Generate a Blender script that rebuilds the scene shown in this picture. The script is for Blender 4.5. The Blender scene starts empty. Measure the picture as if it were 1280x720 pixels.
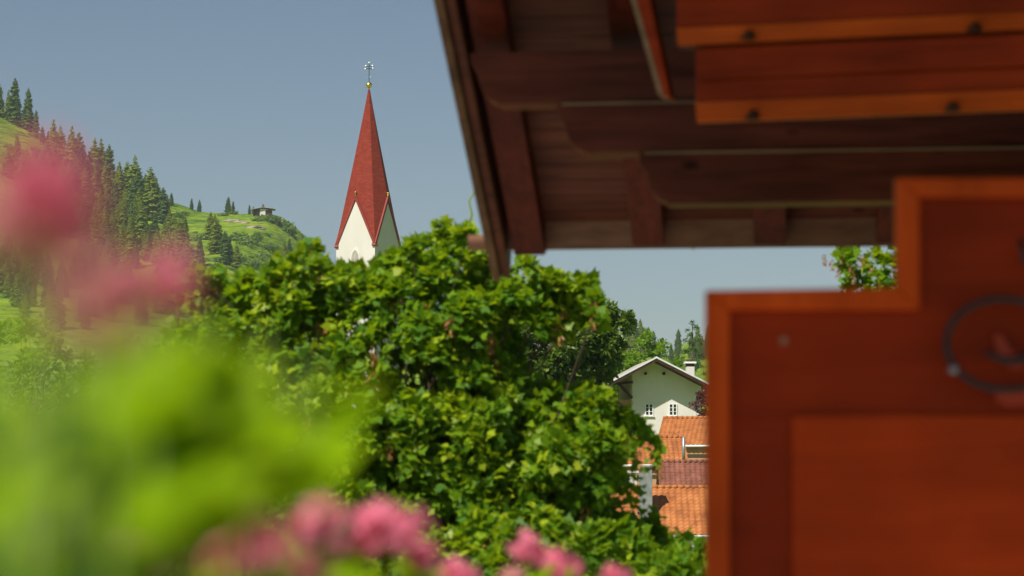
import bpy, math, random
import numpy as np
from mathutils import Vector, Matrix, noise

random.seed(11)
RNG = np.random.default_rng(11)
S = bpy.context.scene
C = S.collection
R = math.radians

# ------------------------------------------------------------------ camera
F = 3022.0                      # focal length in photo pixels (85 mm)
CAMZ = 7.0
PITCH = math.atan(240 / F)
cd = bpy.data.cameras.new("camera")
cam = bpy.data.objects.new("camera", cd)
C.objects.link(cam)
cam.location = (0, 0, CAMZ)
cam.rotation_euler = (math.pi / 2 + PITCH, 0, 0)
cd.sensor_width = 36
cd.lens = 85
cd.clip_start = 0.05
cd.clip_end = 6000
cd.dof.use_dof = True
cd.dof.focus_distance = 260
cd.dof.aperture_fstop = 3.0
cd.dof.aperture_blades = 0
S.camera = cam


def P(px, py, y):
    """the point at forward distance y that the photo shows at px, py (1280 x 720)"""
    u, v = (px - 640) / F, (360 - py) / F
    fw = (math.cos(PITCH), math.sin(PITCH))
    d = Vector((u, fw[0] - v * fw[1], fw[1] + v * fw[0]))
    d *= y / d.y
    return Vector((d.x, d.y, d.z + CAMZ))


# ------------------------------------------------------------------ light
AZ, EL = R(34), R(52)
tosun = Vector((-math.sin(AZ) * math.cos(EL), -math.cos(AZ) * math.cos(EL), math.sin(EL)))
sl = bpy.data.lights.new("sun", 'SUN')
sl.energy = 5.0
sl.angle = R(0.55)
sl.color = (1.0, 0.93, 0.82)
so = bpy.data.objects.new("sun", sl)
C.objects.link(so)
so.rotation_euler = tosun.to_track_quat('Z', 'Y').to_euler()
so.location = tosun * 100
w = bpy.data.worlds.new("World")
S.world = w
w.use_nodes = True
nt = w.node_tree
sky = nt.nodes.new('ShaderNodeTexSky')
sky.sky_type = 'NISHITA'
sky.sun_disc = False
sky.sun_elevation = EL
sky.sun_rotation = math.atan2(tosun.x, tosun.y)
sky.altitude = 900
sky.air_density = 1.0
sky.dust_density = 1.3
sky.ozone_density = 0.6
nt.links.new(sky.outputs[0], nt.nodes['Background'].inputs[0])
nt.nodes['Background'].inputs[1].default_value = 0.050
vs = S.view_settings
vs.view_transform = 'Standard'
vs.look = 'None'
vs.exposure = 0.38
vs.gamma = 1
vs.use_curve_mapping = False
S.cycles.use_denoising = True
S.cycles.max_bounces = 10
S.cycles.diffuse_bounces = 6
S.cycles.transmission_bounces = 6
S.cycles.sample_clamp_indirect = 4

# ------------------------------------------------------------------ materials


def newmat(name):
    m = bpy.data.materials.new(name)
    m.use_nodes = True
    n = m.node_tree.nodes
    b = n['Principled BSDF']
    return m, m.node_tree, b


def ramp(nt_, stops):
    r = nt_.nodes.new('ShaderNodeValToRGB')
    e = r.color_ramp.elements
    while len(e) < len(stops):
        e.new(0.5)
    for k, (p, c) in enumerate(stops):
        e[k].position = p
        e[k].color = (*c, 1)
    return r


def mat_noise(name, c1, c2, scale=3.0, rough=0.8, stretch=(1, 1, 1), bump=0.0, bscale=None, c3=None, detail=6, metallic=0, spec=0.4):
    m, t, b = newmat(name)
    tc = t.nodes.new('ShaderNodeTexCoord')
    mp = t.nodes.new('ShaderNodeMapping')
    mp.inputs['Scale'].default_value = stretch
    nz = t.nodes.new('ShaderNodeTexNoise')
    nz.inputs['Scale'].default_value = scale
    nz.inputs['Detail'].default_value = detail
    nz.inputs['Roughness'].default_value = 0.6
    t.links.new(tc.outputs['Object'], mp.inputs[0])
    t.links.new(mp.outputs[0], nz.inputs[0])
    st = [(0.32, c1), (0.68, c2)] if c3 is None else [(0.3, c1), (0.52, c2), (0.72, c3)]
    r = ramp(t, st)
    t.links.new(nz.outputs[0], r.inputs[0])
    t.links.new(r.outputs[0], b.inputs['Base Color'])
    b.inputs['Roughness'].default_value = rough
    b.inputs['Metallic'].default_value = metallic
    b.inputs['Specular IOR Level'].default_value = spec
    if bump:
        bp = t.nodes.new('ShaderNodeBump')
        bp.inputs['Strength'].default_value = bump
        bp.inputs['Distance'].default_value = 0.02
        n2 = t.nodes.new('ShaderNodeTexNoise')
        n2.inputs['Scale'].default_value = bscale or scale * 4
        n2.inputs['Detail'].default_value = 5
        t.links.new(mp.outputs[0], n2.inputs[0])
        t.links.new(n2.outputs[0], bp.inputs['Height'])
        t.links.new(bp.outputs[0], b.inputs['Normal'])
    return m


def mat_leaf(name, stops, trans, mix=0.4, rough=0.45, spec=0.35):
    """leaf: each leaf (mesh island) its own shade, part of the light goes through"""
    m, t, b = newmat(name)
    g = t.nodes.new('ShaderNodeNewGeometry')
    n = len(stops)
    r = ramp(t, [(i / max(1, n - 1), c) for i, c in enumerate(stops)])
    t.links.new(g.outputs['Random Per Island'], r.inputs[0])
    t.links.new(r.outputs[0], b.inputs['Base Color'])
    b.inputs['Roughness'].default_value = rough
    b.inputs['Specular IOR Level'].default_value = spec
    tr = t.nodes.new('ShaderNodeBsdfTranslucent')
    mc = t.nodes.new('ShaderNodeMix')
    mc.data_type = 'RGBA'
    mc.inputs[0].default_value = 0.6
    t.links.new(r.outputs[0], mc.inputs[6])
    mc.inputs[7].default_value = (*trans, 1)
    t.links.new(mc.outputs[2], tr.inputs[0])
    mx = t.nodes.new('ShaderNodeMixShader')
    mx.inputs[0].default_value = mix
    out = t.nodes['Material Output']
    t.links.new(b.outputs[0], mx.inputs[1])
    t.links.new(tr.outputs[0], mx.inputs[2])
    t.links.new(mx.outputs[0], out.inputs[0])
    return m


def mat_wood(name, dark, light, axis=0, rough=0.55, knots=True, scale=1.0):
    m, t, b = newmat(name)
    tc = t.nodes.new('ShaderNodeTexCoord')
    mp = t.nodes.new('ShaderNodeMapping')
    s = [9.0 * scale] * 3
    s[axis] = 0.7 * scale
    mp.inputs['Scale'].default_value = s
    t.links.new(tc.outputs['Object'], mp.inputs[0])
    nz = t.nodes.new('ShaderNodeTexNoise')
    nz.inputs['Scale'].default_value = 2.2
    nz.inputs['Detail'].default_value = 8
    nz.inputs['Distortion'].default_value = 0.6
    t.links.new(mp.outputs[0], nz.inputs[0])
    r = ramp(t, [(0.3, dark), (0.7, light)])
    t.links.new(nz.outputs[0], r.inputs[0])
    # broad weathering
    n2 = t.nodes.new('ShaderNodeTexNoise')
    n2.inputs['Scale'].default_value = 1.7
    n2.inputs['Detail'].default_value = 3
    t.links.new(tc.outputs['Object'], n2.inputs[0])
    r2 = ramp(t, [(0.3, (0.6, 0.6, 0.62)), (0.7, (1.15, 1.1, 1.05))])
    t.links.new(n2.outputs[0], r2.inputs[0])
    mu = t.nodes.new('ShaderNodeMix')
    mu.data_type = 'RGBA'
    mu.blend_type = 'MULTIPLY'
    mu.inputs[0].default_value = 1
    t.links.new(r.outputs[0], mu.inputs[6])
    t.links.new(r2.outputs[0], mu.inputs[7])
    last = mu.outputs[2]
    if knots:
        vo = t.nodes.new('ShaderNodeTexVoronoi')
        s3 = [2.6 * scale] * 3
        s3[axis] = 1.3 * scale
        mp3 = t.nodes.new('ShaderNodeMapping')
        mp3.inputs['Scale'].default_value = s3
        t.links.new(tc.outputs['Object'], mp3.inputs[0])
        t.links.new(mp3.outputs[0], vo.inputs[0])
        vo.inputs['Scale'].default_value = 1.6
        r3 = ramp(t, [(0.05, (0.3, 0.25, 0.25)), (0.11, (1, 1, 1))])
        t.links.new(vo.outputs['Distance'], r3.inputs[0])
        m3 = t.nodes.new('ShaderNodeMix')
        m3.data_type = 'RGBA'
        m3.blend_type = 'MULTIPLY'
        m3.inputs[0].default_value = 1
        t.links.new(last, m3.inputs[6])
        t.links.new(r3.outputs[0], m3.inputs[7])
        last = m3.outputs[2]
    t.links.new(last, b.inputs['Base Color'])
    b.inputs['Roughness'].default_value = rough
    b.inputs['Specular IOR Level'].default_value = 0.1
    bp = t.nodes.new('ShaderNodeBump')
    bp.inputs['Strength'].default_value = 0.35
    bp.inputs['Distance'].default_value = 0.006
    t.links.new(nz.outputs[0], bp.inputs['Height'])
    t.links.new(bp.outputs[0], b.inputs['Normal'])
    return m


M = {}
M['grass'] = None
M['bark'] = mat_noise('bark', (0.05, 0.035, 0.025), (0.14, 0.10, 0.07), 6, 0.9, (1, 1, 0.2), 0.6)
M['plaster'] = mat_noise('plaster', (0.60, 0.57, 0.53), (0.70, 0.67, 0.63), 0.5, 0.9, (1, 1, 0.5), 0.15, 6)
M['plaster_tower'] = mat_noise('tower plaster', (0.56, 0.54, 0.50), (0.66, 0.64, 0.60), 0.25, 0.9, (1, 1, 0.35), 0.1, 6)
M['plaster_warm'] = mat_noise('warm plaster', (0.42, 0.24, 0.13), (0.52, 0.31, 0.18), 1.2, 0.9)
M['white'] = mat_noise('white paint', (0.74, 0.74, 0.72), (0.82, 0.82, 0.80), 4, 0.5)
M['glass'] = mat_noise('dark glass', (0.012, 0.015, 0.018), (0.03, 0.035, 0.04), 2, 0.12, spec=0.6)
M['darkwood'] = mat_wood('dark far wood', (0.035, 0.016, 0.010), (0.085, 0.042, 0.026), 0, 0.7, False)
M['gold'] = mat_noise('gilt', (0.75, 0.55, 0.12), (0.9, 0.68, 0.2), 3, 0.28, metallic=1)
M['silver'] = mat_noise('pale metal', (0.7, 0.72, 0.72), (0.85, 0.86, 0.86), 3, 0.35, metallic=0.3)
M['iron'] = mat_noise('wrought iron', (0.022, 0.028, 0.028), (0.05, 0.06, 0.058), 14, 0.45, metallic=0.7, bump=0.3)
M['zinc'] = mat_noise('grey sheet metal', (0.25, 0.26, 0.27), (0.4, 0.41, 0.42), 3, 0.45, metallic=0.6)
M['gutter'] = mat_noise('brown gutter', (0.22, 0.100, 0.062), (0.36, 0.185, 0.12), 5, 0.6, (1, 4, 4), metallic=0.1)
M['wood_x'] = mat_wood('stained purlin wood', (0.085, 0.022, 0.013), (0.19, 0.052, 0.031), 0)
M['wood_y'] = mat_wood('stained rafter wood', (0.075, 0.012, 0.007), (0.15, 0.026, 0.014), 1)
M['wood_soffit'] = mat_wood('brown soffit wood', (0.10, 0.032, 0.019), (0.19, 0.062, 0.036), 0)
M['wood_verge'] = mat_wood('weathered verge wood', (0.12, 0.062, 0.032), (0.24, 0.13, 0.07), 1)
M['wood_orange_x'] = mat_wood('orange stained wood', (0.27, 0.026, 0.003), (0.42, 0.046, 0.005), 0, 0.45)
M['wood_bounce_lip'] = mat_wood('orange bounce-lit lip', (0.50, 0.075, 0.007), (0.64, 0.110, 0.012), 0, 0.45, False)  # brighter tone paints the light bounced onto the board undersides
M['wood_pale_highlight'] = mat_wood('pale edge and highlight wood', (0.26, 0.17, 0.10), (0.40, 0.28, 0.18), 0, 0.6, False)  # tone of the side board's edge; also the painted highlight on purlin joints
M['wood_screen'] = mat_wood('red brown screen wood', (0.24, 0.021, 0.002), (0.31, 0.028, 0.003), 0, 0.5, False)
M['wood_screen_frame'] = mat_wood('orange brown frame wood', (0.52, 0.060, 0.004), (0.68, 0.090, 0.007), 2, 0.5, False)
M['wood_screen_field'] = mat_wood('orange brown panel wood', (0.40, 0.038, 0.003), (0.50, 0.052, 0.004), 0, 0.5, False)
M['redleaf'] = mat_noise('red enamel', (0.30, 0.020, 0.002), (0.36, 0.03, 0.003), 6, 0.5)
M['rock'] = mat_noise('rock', (0.16, 0.13, 0.09), (0.34, 0.29, 0.22), 0.4, 0.95, bump=0.8)
M['roof_far'] = mat_noise('grey shingle', (0.28, 0.25, 0.22), (0.45, 0.42, 0.38), 3, 0.8)
M['path'] = mat_noise('gravel', (0.25, 0.23, 0.2), (0.38, 0.36, 0.32), 6, 0.95, bump=0.5)


def mat_tile(name, a, b_, c):
    m, t, b = newmat(name)
    g = t.nodes.new('ShaderNodeNewGeometry')
    tc = t.nodes.new('ShaderNodeTexCoord')
    nz = t.nodes.new('ShaderNodeTexNoise')
    nz.inputs['Scale'].default_value = 0.9
    nz.inputs['Detail'].default_value = 8
    t.links.new(tc.outputs['Object'], nz.inputs[0])
    vo = t.nodes.new('ShaderNodeTexVoronoi')
    vo.inputs['Scale'].default_value = 3.1
    t.links.new(tc.outputs['Object'], vo.inputs[0])
    ad = t.nodes.new('ShaderNodeMath')
    ad.operation = 'MULTIPLY_ADD'
    ad.inputs[1].default_value = 0.18
    t.links.new(vo.outputs['Color'], ad.inputs[0])
    sc = t.nodes.new('ShaderNodeMath')
    sc.operation = 'MULTIPLY'
    sc.inputs[1].default_value = 0.82
    t.links.new(nz.outputs[0], sc.inputs[0])
    t.links.new(sc.outputs[0], ad.inputs[2])
    r = ramp(t, [(0.3, a), (0.5, b_), (0.7, c)])
    t.links.new(ad.outputs[0], r.inputs[0])
    t.links.new(r.outputs[0], b.inputs['Base Color'])
    b.inputs['Roughness'].default_value = 0.75
    return m


M['tile_orange'] = mat_tile('orange clay tile', (0.22, 0.068, 0.018), (0.36, 0.120, 0.028), (0.44, 0.165, 0.045))
M['tile_brown'] = mat_tile('brown clay tile', (0.11, 0.038, 0.022), (0.18, 0.060, 0.034), (0.26, 0.095, 0.055))


def mat_shingle_red():
    m, t, b = newmat('red spire shingle')
    tc = t.nodes.new('ShaderNodeTexCoord')
    mp = t.nodes.new('ShaderNodeMapping')
    mp.inputs['Scale'].default_value = (1.3, 1.3, 5.5)
    t.links.new(tc.outputs['Object'], mp.inputs[0])
    nz = t.nodes.new('ShaderNodeTexNoise')
    nz.inputs['Scale'].default_value = 1.1
    nz.inputs['Detail'].default_value = 9
    nz.inputs['Roughness'].default_value = 0.75
    t.links.new(mp.outputs[0], nz.inputs[0])
    r = ramp(t, [(0.3, (0.12, 0.018, 0.011)), (0.5, (0.22, 0.030, 0.018)), (0.7, (0.34, 0.062, 0.037))])
    t.links.new(nz.outputs[0], r.inputs[0])
    t.links.new(r.outputs[0], b.inputs['Base Color'])
    b.inputs['Roughness'].default_value = 0.8
    b.inputs['Specular IOR Level'].default_value = 0.15
    wv = t.nodes.new('ShaderNodeTexWave')
    wv.wave_type = 'BANDS'
    wv.bands_direction = 'Z'
    wv.wave_profile = 'SAW'
    wv.inputs['Scale'].default_value = 1.1
    wv.inputs['Distortion'].default_value = 0.6
    t.links.new(tc.outputs['Object'], wv.inputs[0])
    bp = t.nodes.new('ShaderNodeBump')
    bp.inputs['Strength'].default_value = 0.4
    bp.inputs['Distance'].default_value = 0.06
    t.links.new(wv.outputs[0], bp.inputs['Height'])
    t.links.new(bp.outputs[0], b.inputs['Normal'])
    return m


M['spire'] = mat_shingle_red()
M['red_trim'] = mat_noise('red sheet trim', (0.20, 0.028, 0.018), (0.28, 0.045, 0.028), 1, 0.5)

# leaves
M['maple'] = mat_leaf('maple leaf', [(0.05, 0.14, 0.008), (0.09, 0.21, 0.008), (0.14, 0.28, 0.009), (0.20, 0.33, 0.010), (0.15, 0.29, 0.012), (0.08, 0.22, 0.03)], (0.38, 0.52, 0.004), 0.5, 0.5, 0.25)
M['maple_young'] = mat_leaf('young maple leaf', [(0.20, 0.33, 0.008), (0.27, 0.38, 0.010), (0.34, 0.42, 0.012), (0.24, 0.36, 0.010)], (0.44, 0.54, 0.006), 0.42, 0.45)
M['samara'] = mat_leaf('maple seed', [(0.30, 0.15, 0.05), (0.42, 0.19, 0.08), (0.36, 0.10, 0.05), (0.34, 0.26, 0.06)], (0.5, 0.25, 0.08), 0.3)
M['beech'] = mat_leaf('beech leaf', [(0.04, 0.085, 0.010), (0.07, 0.13, 0.014), (0.11, 0.18, 0.018), (0.18, 0.24, 0.03)], (0.18, 0.28, 0.02), 0.35, 0.5)
M['ash'] = mat_leaf('light green leaf', [(0.10, 0.22, 0.012), (0.16, 0.29, 0.014), (0.22, 0.35, 0.016)], (0.3, 0.45, 0.01), 0.45)
M['larch'] = mat_leaf('larch needle', [(0.06, 0.13, 0.025), (0.09, 0.18, 0.03), (0.13, 0.22, 0.035)], (0.14, 0.25, 0.03), 0.3)
M['plum'] = mat_leaf('purple plum leaf', [(0.06, 0.022, 0.025), (0.10, 0.035, 0.035), (0.14, 0.05, 0.05)], (0.2, 0.05, 0.05), 0.3)
M['spruce'] = mat_leaf('spruce needle', [(0.12, 0.19, 0.022), (0.18, 0.26, 0.026), (0.23, 0.30, 0.03), (0.28, 0.33, 0.035)], (0.36, 0.43, 0.04), 0.45, 0.8, 0.1)
M['spruce_dark'] = mat_leaf('dark spruce needle', [(0.07, 0.145, 0.03), (0.10, 0.18, 0.035), (0.13, 0.215, 0.04)], (0.18, 0.29, 0.04), 0.4, 0.8, 0.1)
M['hillbush'] = mat_leaf('hill bush leaf', [(0.08, 0.16, 0.02), (0.12, 0.21, 0.025), (0.16, 0.25, 0.03)], (0.2, 0.3, 0.02), 0.3)
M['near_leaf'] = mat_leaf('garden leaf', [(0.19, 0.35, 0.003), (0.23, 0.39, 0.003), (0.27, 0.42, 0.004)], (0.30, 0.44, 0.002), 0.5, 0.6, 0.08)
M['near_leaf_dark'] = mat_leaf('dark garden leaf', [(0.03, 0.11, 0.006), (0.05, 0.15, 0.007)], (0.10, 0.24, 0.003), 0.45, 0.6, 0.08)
M['petal'] = mat_leaf('pink petal', [(0.74, 0.18, 0.30), (0.80, 0.25, 0.37), (0.84, 0.34, 0.45)], (0.9, 0.32, 0.42), 0.5, 0.7, 0.1)
M['petal_deep'] = mat_leaf('deep pink petal', [(0.58, 0.05, 0.13), (0.66, 0.10, 0.20)], (0.85, 0.14, 0.26), 0.5, 0.7, 0.1)
M['petal_pale'] = mat_leaf('pale pink petal', [(0.62, 0.20, 0.22), (0.66, 0.30, 0.30), (0.45, 0.22, 0.14)], (0.7, 0.3, 0.28), 0.4, 0.6)
M['stem'] = mat_noise('green stem', (0.10, 0.16, 0.03), (0.16, 0.22, 0.05), 8, 0.6)
M['stem_brown'] = mat_noise('reddish stem', (0.22, 0.10, 0.06), (0.32, 0.16, 0.09), 8, 0.6)


def mat_grass():
    m, t, b = newmat('alpine grass')
    tc = t.nodes.new('ShaderNodeTexCoord')
    n1 = t.nodes.new('ShaderNodeTexNoise')
    n1.inputs['Scale'].default_value = 0.035
    n1.inputs['Detail'].default_value = 9
    n1.inputs['Roughness'].default_value = 0.62
    t.links.new(tc.outputs['Object'], n1.inputs[0])
    mp = t.nodes.new('ShaderNodeMapping')
    mp.inputs['Scale'].default_value = (0.06, 0.06, 0.5)
    mp.inputs['Rotation'].default_value = (0, R(25), 0)
    t.links.new(tc.outputs['Object'], mp.inputs[0])
    n2 = t.nodes.new('ShaderNodeTexNoise')
    n2.inputs['Scale'].default_value = 1.6
    n2.inputs['Detail'].default_value = 7
    n2.inputs['Roughness'].default_value = 0.65
    t.links.new(mp.outputs[0], n2.inputs[0])
    r1 = ramp(t, [(0.32, (0.08, 0.16, 0.010)), (0.46, (0.18, 0.29, 0.012)), (0.60, (0.25, 0.35, 0.016)), (0.74, (0.33, 0.37, 0.05))])
    t.links.new(n1.outputs[0], r1.inputs[0])
    r2 = ramp(t, [(0.36, (0.42, 0.5, 0.5)), (0.5, (0.95, 0.95, 0.95)), (0.75, (1.15, 1.12, 1.0))])
    t.links.new(n2.outputs[0], r2.inputs[0])
    mu = t.nodes.new('ShaderNodeMix')
    mu.data_type = 'RGBA'
    mu.blend_type = 'MULTIPLY'
    mu.inputs[0].default_value = 1
    t.links.new(r1.outputs[0], mu.inputs[6])
    t.links.new(r2.outputs[0], mu.inputs[7])
    n4 = t.nodes.new('ShaderNodeTexNoise')
    n4.inputs['Scale'].default_value = 0.35
    n4.inputs['Detail'].default_value = 8
    n4.inputs['Roughness'].default_value = 0.75
    t.links.new(tc.outputs['Object'], n4.inputs[0])
    r4 = ramp(t, [(0.40, (0.35, 0.48, 0.6)), (0.5, (0.95, 0.95, 0.95)), (0.66, (1.25, 1.15, 1.2))])
    t.links.new(n4.outputs[0], r4.inputs[0])
    m4 = t.nodes.new('ShaderNodeMix')
    m4.data_type = 'RGBA'
    m4.blend_type = 'MULTIPLY'
    m4.inputs[0].default_value = 0.9
    t.links.new(mu.outputs[2], m4.inputs[6])
    t.links.new(r4.outputs[0], m4.inputs[7])
    t.links.new(m4.outputs[2], b.inputs['Base Color'])
    b.inputs['Roughness'].default_value = 0.9
    b.inputs['Specular IOR Level'].default_value = 0.15
    bp = t.nodes.new('ShaderNodeBump')
    bp.inputs['Strength'].default_value = 0.9
    bp.inputs['Distance'].default_value = 4.0
    t.links.new(n2.outputs[0], bp.inputs['Height'])
    t.links.new(bp.outputs[0], b.inputs['Normal'])
    return m


M['grass'] = mat_grass()

# ------------------------------------------------------------------ object helpers


def tag(o, label=None, cat=None, group=None, kind=None):
    if label:
        o['label'] = label
    if cat:
        o['category'] = cat
    if group:
        o['group'] = group
    if kind:
        o['kind'] = kind
    return o


def empty(name, loc, rz=0.0, label=None, cat=None, group=None):
    o = bpy.data.objects.new(name, None)
    C.objects.link(o)
    o.location = loc
    o.rotation_euler = (0, 0, rz)
    o.empty_display_size = 0.2
    return tag(o, label, cat, group)


class MB:
    def __init__(s):
        s.v, s.f, s.m = [], [], []

    def add(s, vs_, fs, mat=0):
        k = len(s.v)
        s.v += [tuple(v) for v in vs_]
        s.f += [tuple(i + k for i in f) for f in fs]
        s.m += [mat] * len(fs)
        return s

    def box(s, a, b, mat=0, mtx=None):
        x0, y0, z0 = a
        x1, y1, z1 = b
        vs_ = [Vector(p) for p in ((x0, y0, z0), (x1, y0, z0), (x1, y1, z0), (x0, y1, z0), (x0, y0, z1), (x1, y0, z1), (x1, y1, z1), (x0, y1, z1))]
        if mtx is not None:
            vs_ = [mtx @ v for v in vs_]
        return s.add(vs_, [(0, 3, 2, 1), (4, 5, 6, 7), (0, 1, 5, 4), (1, 2, 6, 5), (2, 3, 7, 6), (3, 0, 4, 7)], mat)

    def prism(s, poly, d, mat=0):
        """poly: list of 3-D points in one plane, d: extrusion vector"""
        n = len(poly)
        d = Vector(d)
        a = [Vector(p) for p in poly]
        b = [p + d for p in a]
        fs = [tuple(range(n))[::-1], tuple(range(n, 2 * n))]
        fs += [(i, (i + 1) % n, n + (i + 1) % n, n + i) for i in range(n)]
        return s.add(a + b, fs, mat)

    def tube(s, pts, radii, n=8, mat=0, caps=True):
        pts = [Vector(p) for p in pts]
        if not hasattr(radii, '__len__'):
            radii = [radii] * len(pts)
        rings = []
        prev = None
        for i, p in enumerate(pts):
            t = (pts[min(i + 1, len(pts) - 1)] - pts[max(i - 1, 0)]).normalized()
            if prev is None:
                a = t.orthogonal().normalized()
            else:
                a = (prev - t * prev.dot(t))
                a = a.normalized() if a.length > 1e-6 else t.orthogonal().normalized()
            prev = a
            b = t.cross(a)
            rings.append([p + (a * math.cos(2 * math.pi * k / n) + b * math.sin(2 * math.pi * k / n)) * radii[i] for k in range(n)])
        vs_ = [v for r in rings for v in r]
        fs = []
        for i in range(len(pts) - 1):
            for k in range(n):
                fs.append((i * n + k, i * n + (k + 1) % n, (i + 1) * n + (k + 1) % n, (i + 1) * n + k))
        if caps:
            fs.append(tuple(range(n))[::-1])
            fs.append(tuple(range((len(pts) - 1) * n, len(pts) * n)))
        return s.add(vs_, fs, mat)

    def sphere(s, c, r, n=10, m=7, mat=0, sz=1.0):
        c = Vector(c)
        vs_ = [c + Vector((0, 0, -r * sz))]
        for j in range(1, m):
            ph = -math.pi / 2 + math.pi * j / m
            for k in range(n):
                a = 2 * math.pi * k / n
                vs_.append(c + Vector((r * math.cos(ph) * math.cos(a), r * math.cos(ph) * math.sin(a), r * sz * math.sin(ph))))
        vs_.append(c + Vector((0, 0, r * sz)))
        fs = [(0, 1 + (k + 1) % n, 1 + k) for k in range(n)]
        for j in range(m - 2):
            for k in range(n):
                fs.append((1 + j * n + k, 1 + j * n + (k + 1) % n, 1 + (j + 1) * n + (k + 1) % n, 1 + (j + 1) * n + k))
        top = len(vs_) - 1
        b0 = 1 + (m - 2) * n
        fs += [(b0 + k, b0 + (k + 1) % n, top) for k in range(n)]
        return s.add(vs_, fs, mat)

    def build(s, name, mats, parent=None, smooth=False, bevel=0.0, label=None):
        me = bpy.data.meshes.new(name)
        me.from_pydata(s.v, [], s.f)
        if not isinstance(mats, (list, tuple)):
            mats = [mats]
        for m in mats:
            me.materials.append(m)
        if len(mats) > 1:
            me.polygons.foreach_set('material_index', s.m)
        if smooth:
            me.polygons.foreach_set('use_smooth', [True] * len(me.polygons))
        me.update()
        o = bpy.data.objects.new(name, me)
        C.objects.link(o)
        if parent:
            o.parent = parent
        if bevel:
            b = o.modifiers.new('bevel', 'BEVEL')
            b.width = bevel
            b.segments = 2
            b.limit_method = 'ANGLE'
        if label:
            o['label'] = label
        return o


def copy_thing(o, loc, rz=None, scale=None, label=None, group=None):
    c = o.copy()
    C.objects.link(c)
    c.location = loc
    if rz is not None:
        c.rotation_euler = (0, 0, rz)
    if scale is not None:
        c.scale = scale
    if label:
        c['label'] = label
    if group:
        c['group'] = group
    for ch in list(o.children):
        d = ch.copy()
        C.objects.link(d)
        d.parent = c
    return c


# ------------------------------------------------------------------ foliage
def unit(a):
    return a / np.maximum(np.linalg.norm(a, axis=1, keepdims=True), 1e-9)


MAPLE = [(0.0, 0.0), (0.18, -0.16), (0.30, -0.42), (0.44, -0.20), (0.72, -0.50), (0.66, -0.22), (1.0, -0.0), (0.66, 0.22), (0.72, 0.50), (0.44, 0.20), (0.30, 0.42), (0.18, 0.16)]
MAPLE = [(0.0, 0.0), (0.02, -0.20), (-0.06, -0.42), (0.18, -0.36), (0.34, -0.62), (0.46, -0.30), (0.62, -0.30), (0.70, -0.14), (1.0, 0.0),
         (0.70, 0.14), (0.62, 0.30), (0.46, 0.30), (0.34, 0.62), (0.18, 0.36), (-0.06, 0.42), (0.02, 0.20)]
LANCE = [(0.0, 0.0), (0.25, -0.16), (0.6, -0.15), (1.0, 0.0), (0.6, 0.15), (0.25, 0.16)]
OVAL = [(0.0, 0.0), (0.3, -0.26), (0.7, -0.22), (1.0, 0.0), (0.7, 0.22), (0.3, 0.26)]
RHOMB = [(0.0, 0.0), (0.5, -0.30), (1.0, 0.0), (0.5, 0.30)]


def leaf_mesh(name, pos, dirs, norms, size, shape, mats, midx=None, fold=0.12, parent=None):
    """many leaves: each one polygon, slightly folded at the tip and sides"""
    n = len(pos)
    k = len(shape)
    d = unit(dirs)
    nn = norms - d * np.sum(norms * d, axis=1, keepdims=True)
    nn = unit(nn)
    sd = np.cross(nn, d)
    sh = np.array(shape)
    x, y = sh[:, 0], sh[:, 1]
    z = -fold * np.abs(y) * 2 - fold * 0.8 * x ** 2
    co = (pos[:, None, :] + size[:, None, None] * (d[:, None, :] * x[None, :, None] + sd[:, None, :] * y[None, :, None] + nn[:, None, :] * z[None, :, None]))
    co = co.reshape(-1, 3)
    me = bpy.data.meshes.new(name)
    me.vertices.add(n * k)
    me.vertices.foreach_set('co', co.ravel().astype(np.float32))
    me.loops.add(n * k)
    me.loops.foreach_set('vertex_index', np.arange(n * k, dtype=np.int32))
    me.polygons.add(n)
    me.polygons.foreach_set('loop_start', np.arange(0, n * k, k, dtype=np.int32))
    me.polygons.foreach_set('loop_total', np.full(n, k, dtype=np.int32))
    for m in (mats if isinstance(mats, (list, tuple)) else [mats]):
        me.materials.append(m)
    if midx is not None:
        me.polygons.foreach_set('material_index', midx.astype(np.int32))
    me.update(calc_edges=True)
    me.validate()
    o = bpy.data.objects.new(name, me)
    C.objects.link(o)
    if parent:
        o.parent = parent
    return o


def sprays(clumps, per, leaf, centre, up=0.6, jitter=0.5, twig_len=1.0):
    """clumps: list of (Vector centre, radius); returns pos, dir, normal, size, tip fraction of leaves set along twigs that leave each clump's heart outward"""
    pos, dr, nr, sz, tip = [], [], [], [], []
    rm_ = float(np.median([q_[1] for q_ in clumps]))
    for c, r in clumps:
        c = np.array(c)
        young_ = RNG.uniform(-0.55, 0.4)
        out = c - centre
        out = out / max(1e-6, np.linalg.norm(out))
        nt_ = max(3, int(per / 8 * min(1.3, (r / rm_) ** 1.4)))
        for t in range(nt_):
            v = RNG.normal(size=3)
            v /= np.linalg.norm(v)
            v = v + out * 0.7 + np.array([0, 0, up * 0.5])
            v /= np.linalg.norm(v)
            L = r * RNG.uniform(0.55, 1.15) * twig_len
            for j in range(8):
                s = (j + 1) / 8.0
                s = 0.25 + 0.75 * s
                p = c + v * L * s + np.array([0, 0, -0.25 * L * s * s])
                side = np.cross(v, RNG.normal(size=3))
                side /= max(1e-6, np.linalg.norm(side))
                dd = v * 0.55 + side * RNG.uniform(0.4, 1.0) + np.array([0, 0, -0.25])
                nn = np.array([0, 0, 1.0]) * up + out * 0.35 + RNG.normal(size=3) * jitter
                pos.append(p + side * leaf * 0.35)
                dr.append(dd)
                nr.append(nn)
                sz.append(leaf * RNG.uniform(0.45, 1.3) * (1.0 if j < 6 else 0.8))
                tip.append(s + young_ + 0.15 * max(0, v[2]))
    return np.array(pos), np.array(dr), np.array(nr), np.array(sz), np.array(tip)


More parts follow.
